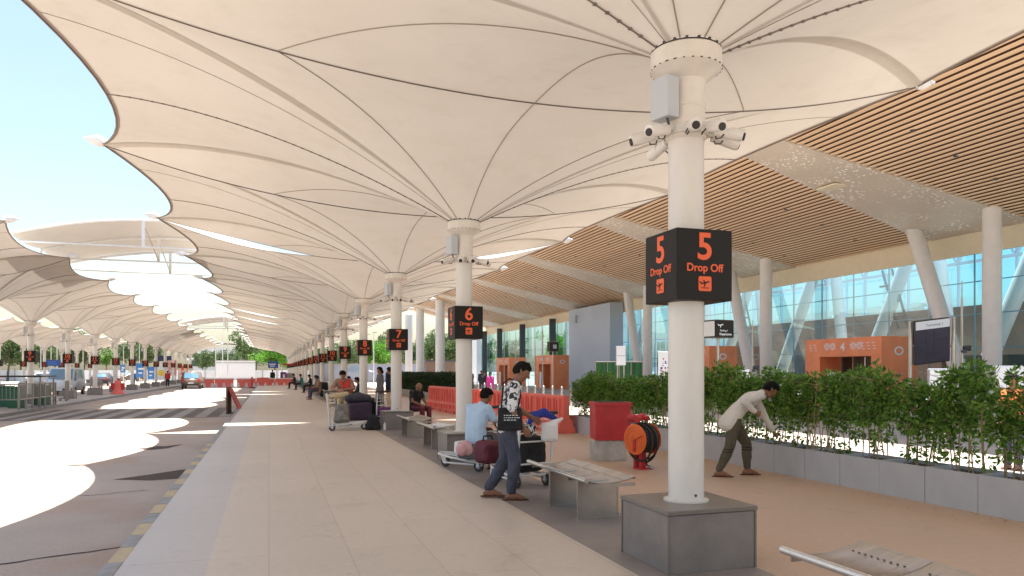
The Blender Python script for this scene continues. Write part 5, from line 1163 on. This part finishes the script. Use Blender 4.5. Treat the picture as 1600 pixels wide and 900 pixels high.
# railings on the island
def railing(label, x, y0, n, rz=0, st=.95):
    t = thing('railing', label, 'railing', (x, y0, -.1), rz, 'grey tube railings on the island')
    for k in range(n+1): b = MB(); b.box((0, k*st, .55), (.07, .07, 1.12)); b.build('post', 'rail_grey', t)
    b = MB()
    for z in (1.1, .45): b.box((0, n*st/2, z), (.05, n*st, .05))
    b.build('rail', 'rail_grey', t)
    b = MB(); k = 0.18
    while k < n*st: b.cyl((0, k, .45), (0, k, 1.1), .012, n=5); k += .16
    b.build('baluster', 'rail_grey', t)
railing('long grey railing at the near end of the island', -10.1, 36.4, 6, st=.95); railing('grey railing running back across the island at the left', -10.1, 36.4, 2, R(78)); railing('short grey railing around the white van side', -10.6, 46.2, 3, R(10))
railing('black railing behind the red cone on the island', -11.8, 58, 4)
t = thing('trolley_shelter', 'low dark topped trolley bay behind the near railing', 'trolley bay', (-11.1, 40.0, -.1), 0)
b = MB(); b.box((0, 0, 1.42), (2.5, 2.4, .07)); b.build('top_panel', 'rubber', t)
for sx in (-1.15, 1.15):
    for sy in (-1.1, 1.1): MB().cyl((sx, sy, 0), (sx, sy, 1.4), .035, n=8).build('post', 'rail_grey', t)
for k, (x, y) in enumerate(((-10.8, 38.5), (-10.6, 41.6), (-11.7, 40.2))):
    t = thing('waste_bin', f'green wheeled waste bin behind the island railing, {["nearest", "farthest", "middle"][k]} of three', 'bin', (x, y, -.1), 0, 'green waste bins on the island'); b = MB(); b.prism([(-.25, -.25), (.25, -.25), (.28, .28), (-.28, .28)], .9); b.build('tub', 'green_bin', t); b = MB(); b.box((0, 0, .94), (.6, .62, .06), bev=.02); b.build('lid', 'green_bin', t)
trolley('luggage trolley parked at the left end of the near railing', (-11.9, 38.0, -.1), R(30)); trolley('luggage trolley among the railings by the white van', (-11.3, 47.0, -.1), R(-20))
t = thing('red_barrier_cone', 'bright red flared plastic bollard standing on the island kerb', 'barrier', (-10.4, 59.8, -.1)); b = MB(); b.lathe([(.48, 0), (.48, .06), (.30, .28), (.22, .5), (.20, .95), (.12, 1.0)], n=20); b.build('shell', 'barrier_red', t, True); b = MB(); b.lathe([(.0, 1.0), (.07, 1.0), (.07, 1.12), (0, 1.12)], n=10); b.box((0, 0, .55), (.9, .12, .5)); b.build('fin', 'red_paint', t)
t = thing('road_sign', 'blue direction board on two poles at the left', 'sign', (*atp(84, 75), ZR)); b = MB(); b.box((0, 0, 2.6), (1.25, .08, .62)); b.build('panel', 'sign_blue', t); b = MB(); b.cyl((-.25, .08, 0), (-.25, .08, 4.2), .05, n=8); b.cyl((.28, .08, 0), (.28, .08, 4.2), .05, n=8); b.build('pole', 'white_metal', t); b = MB(); b.box((-.15, -.045, 2.7), (.7, .01, .07)); b.box((-.1, -.045, 2.5), (.8, .01, .07)); b.build('lettering', 'sky_blue', t)
t = thing('road_sign', 'small blue sign board at the far end of the walkway', 'sign', (*atp(427, 100), 0)); b = MB(); b.box((0, 0, 2.45), (1.3, .08, .9)); b.build('panel', 'sign_blue', t); b = MB(); b.cyl((.6, .08, 0), (.6, .08, 2.6), .05, n=8); b.build('pole', 'white_metal', t); b = MB(); b.box((-.1, -.05, 2.5), (.8, .01, .14)); b.box((-.1, -.05, 2.25), (.6, .01, .1)); b.build('lettering', 'panel_white', t)
t = thing('poster_stand', 'purple poster stand under a small red roofed booth at the walkway end', 'poster', (*atp(443, 93), 0)); b = MB(); b.box((0, 0, .75), (.75, .1, 1.4)); b.build('panel', 'purple', t); b = MB(); b.box((.05, -.06, .95), (.25, .02, .45)); b.build('figure', 'panel_white', t); b = MB(); b.box((-.3, 0, .04), (.2, .4, .08)); b.box((.3, 0, .04), (.2, .4, .08)); b.build('foot', 'hose_orange', t)
t = thing('guard_booth', 'small booth with red roof edge beside the purple poster', 'booth', (*atp(447, 98), 0)); b = MB(); b.b2((-.6, -.5, 2.4), (1.6, 1.2, 2.55)); b.build('roof', 'red_paint', t); b = MB(); b.cyl((-.5, -.4, 0), (-.5, -.4, 2.4), .07, n=8); b.cyl((1.5, -.4, 0), (1.5, -.4, 2.4), .07, n=8); b.build('post', 'white_metal', t); b = MB(); b.b2((-.1, .5, 0), (1.4, .6, 1.3)); b.build('panel', 'rail_grey', t)
for px, D, w_, h0, h1, m, lab in ((220, 105, 1.2, .9, 2.9, 'sky_blue', 'blue advertising board behind the island columns'), (236, 108, .9, .6, 2.4, 'sky_blue', 'narrow blue advertising board right of the wider blue one'), (252, 106, 1.5, .6, 2.9, 'panel_white', 'white advertising board with yellow blob behind the island'), (269, 110, 1.2, 1.1, 3.4, 'pink_cloth', 'pink and red advertising board behind the island'), (286, 114, 1.4, .4, 2.6, 'hose_orange', 'orange advertising board left of the brown car'), (192, 96, .6, 1.6, 2.6, 'sky_blue', 'small blue square notice right of sign 12 of the island')):
    t = thing('advertising_board', lab, 'billboard', (*atp(px, D), ZR), R(10)); b = MB(); b.box((0, 0, (h0+h1)/2), (w_, .1, h1-h0)); b.build('panel', m, t); b = MB(); b.cyl((-w_*.35, .08, 0), (-w_*.35, .08, h1), .04, n=6); b.cyl((w_*.35, .08, 0), (w_*.35, .08, h1), .04, n=6); b.build('pole', 'rail_grey', t)
    if 'yellow' in lab: b = MB(); b.lathe([(0, -.07), (.45, -.06), (.45, .06), (0, .07)], n=16, M=Matrix.Translation((0, 0, 1.5)) @ Matrix.Rotation(R(90), 4, 'X')); b.build('yellow_disc', 'yellow', t)
    else: b = MB(); b.box((.05, -.06, h0+(h1-h0)*.6), (w_*.6, .02, .25)); b.box((-.05, -.06, h0+(h1-h0)*.3), (w_*.4, .02, .2)); b.build('print', 'panel_white', t)
# dark blue overhead board
t = thing('gantry_sign', 'dark blue gantry board above the hoardings on the left road', 'sign', (*atp(257, 125), ZR)); b = MB(); b.box((0, 0, 3.9), (2.6, .1, .9)); b.build('panel', 'navy', t); b = MB(); b.cyl((-1.2, .1, 0), (-1.2, .1, 4.3), .07, n=8); b.cyl((1.2, .1, 0), (1.2, .1, 4.3), .07, n=8); b.build('pole', 'rail_grey', t)
# white hoarding wall and boundary walls
t = thing('white_hoarding', 'large white corrugated hoarding block at the end of the road', 'hoarding', (*atp(369, 140), ZR)); b = MB(); b.b2((-3.5, 0, 0), (3.4, 3, 3.75)); b.build('wall', 'bldg_white', t); b = MB(); b.b2((-3.55, -.05, 3.3), (3.45, -.0, 3.4)); b.b2((-3.6, -.08, 3.75), (3.5, 3, 3.82)); b.build('trim', 'rail_grey', t)
t = thing('boundary_wall', 'long pale boundary wall across the end of the road', 'wall', (0, 0, 0)); b = MB(); b.b2((-75, 152, ZR), (20, 152.3, 1.75)); b.build('wall', 'bldg_white', t)
b = MB()
for k in range(36): b.b2((-74+k*2.6, 151.85, ZR), (-73.9+k*2.6, 151.95, 2.2))
b.build('post', 'rail_grey', t)
t = thing('boundary_wall', 'blue grey boundary wall beyond the clipped hedge on the right', 'wall', (0, 0, 0)); b = MB(); b.b2((6, 118, ZR), (24, 118.3, 2.6)); b.build('wall', 'concrete_wall', t); b = MB(); b.b2((5.95, 117.9, 2.6), (24.05, 118.4, 2.72)); b.build('coping', 'kerb_plain', t)
t = thing('brown_hut', 'dark brown hut between the two thick terminal columns', 'hut', (*atp(703, 110), ZR)); b = MB(); b.b2((-3.5, 0, 0), (.8, 3, 3.2)); b.build('wall', 'hall_brown', t); b = MB(); b.b2((-3.7, -.2, 3.2), (1, 3.2, 3.4)); b.build('roof', 'fin_dark', t)
# office building
t = thing('office_building', 'distant white office building with dark ribbon windows above the hoarding', 'building', (*atp(352, 250), 0), R(4))
b = MB()
for z0, z1, x0, x1 in ((5.2, 6.3, -12, 11), (7.4, 9.8, -9, 10.4)): b.b2((x0, 0, z0), (x1, 14, z1))
b.b2((-10, .8, 0), (9, 13, 9)); b.build('floor_slab', 'bldg_white', t)
b = MB(); b.b2((-11, .5, 6.3), (10.6, 13.5, 7.4)); b.b2((-11, .5, 3.2), (10, 13.5, 5.2)); b.build('window', 'bldg_glass', t)
b = MB(); b.grid(lambda u, v: V((-14+26*u, -1.5+17*v, 9.8+1.2*math.sin(PI*u))), 16, 2); b.build('roof', 'roof_metal', t)
b = MB()
for k in range(14): b.b2((-9+k*1.4, -.06, 7.5), (-8.94+k*1.4, -.01, 9.7))
b.build('mullion', 'rail_grey', t)
# masts at the road end
for px, D, h, lab in ((337, 120, 13, 'tall white mast left of the white hoarding'), (356, 120, 12, 'tall white mast in front of the white hoarding'), (348, 128, 9, 'thin pole between the two tall white masts'), (130, 95, 6.5, 'white lamp pole behind the island column 10'), (218, 110, 6, 'white lamp pole behind the island hoardings'), (193, 100, 5.2, 'white lamp pole right of the red flared bollard'), (64, 85, 6, 'white lamp pole at the left behind sign 9'), (410, 110, 2.6, 'short white post at the walkway end'), (573, 95, 6.5, 'thin pole right of column 8'), (584, 100, 7, 'thin pole farther right of column 8')):
    x, y = atp(px, D); t = thing('lamp_mast', lab, 'mast', (x, y, ZR)); b = MB(); b.cyl((0, 0, 0), (0, 0, h), .10 if h > 8 else .07, .05, 8); b.build('pole', 'white_metal', t)
    b = MB(); b.box((.15, 0, h), (.6, .15, .08)); b.build('head', 'steel', t)
for i, (x, y) in enumerate(((-30, 128), (-42, 135), (-52, 126), (-36, 140), (-22, 138))): car(['silver white car', 'dark red car', 'grey black car', 'white hatchback', 'brown saloon'][i]+' in the distant car park at the left', (x, y, ZR), R(90+i*7), ['car_white', 'car_red', 'slate_bag', 'car_white', 'car_brown'][i])
t = thing('blue_tent', 'light blue canopy tent seen between columns eight and nine', 'tent', (*atp(556, 70), ZR)); b = MB(); b.add([(-1.5, -1.5, 1.7), (1.5, -1.5, 1.7), (1.5, 1.5, 1.7), (-1.5, 1.5, 1.7), (0, 0, 2.4)], [(0, 1, 4), (1, 2, 4), (2, 3, 4), (3, 0, 4)]); b.build('cover', 'shirt_blue', t)
for sx in (-1.4, 1.4):
    for sy in (-1.4, 1.4): MB().cyl((sx, sy, 0), (sx, sy, 1.72), .03, n=6).build('post', 'steel', t)
# people in the hall area and small bright leaf litter on the soil are left to the distance
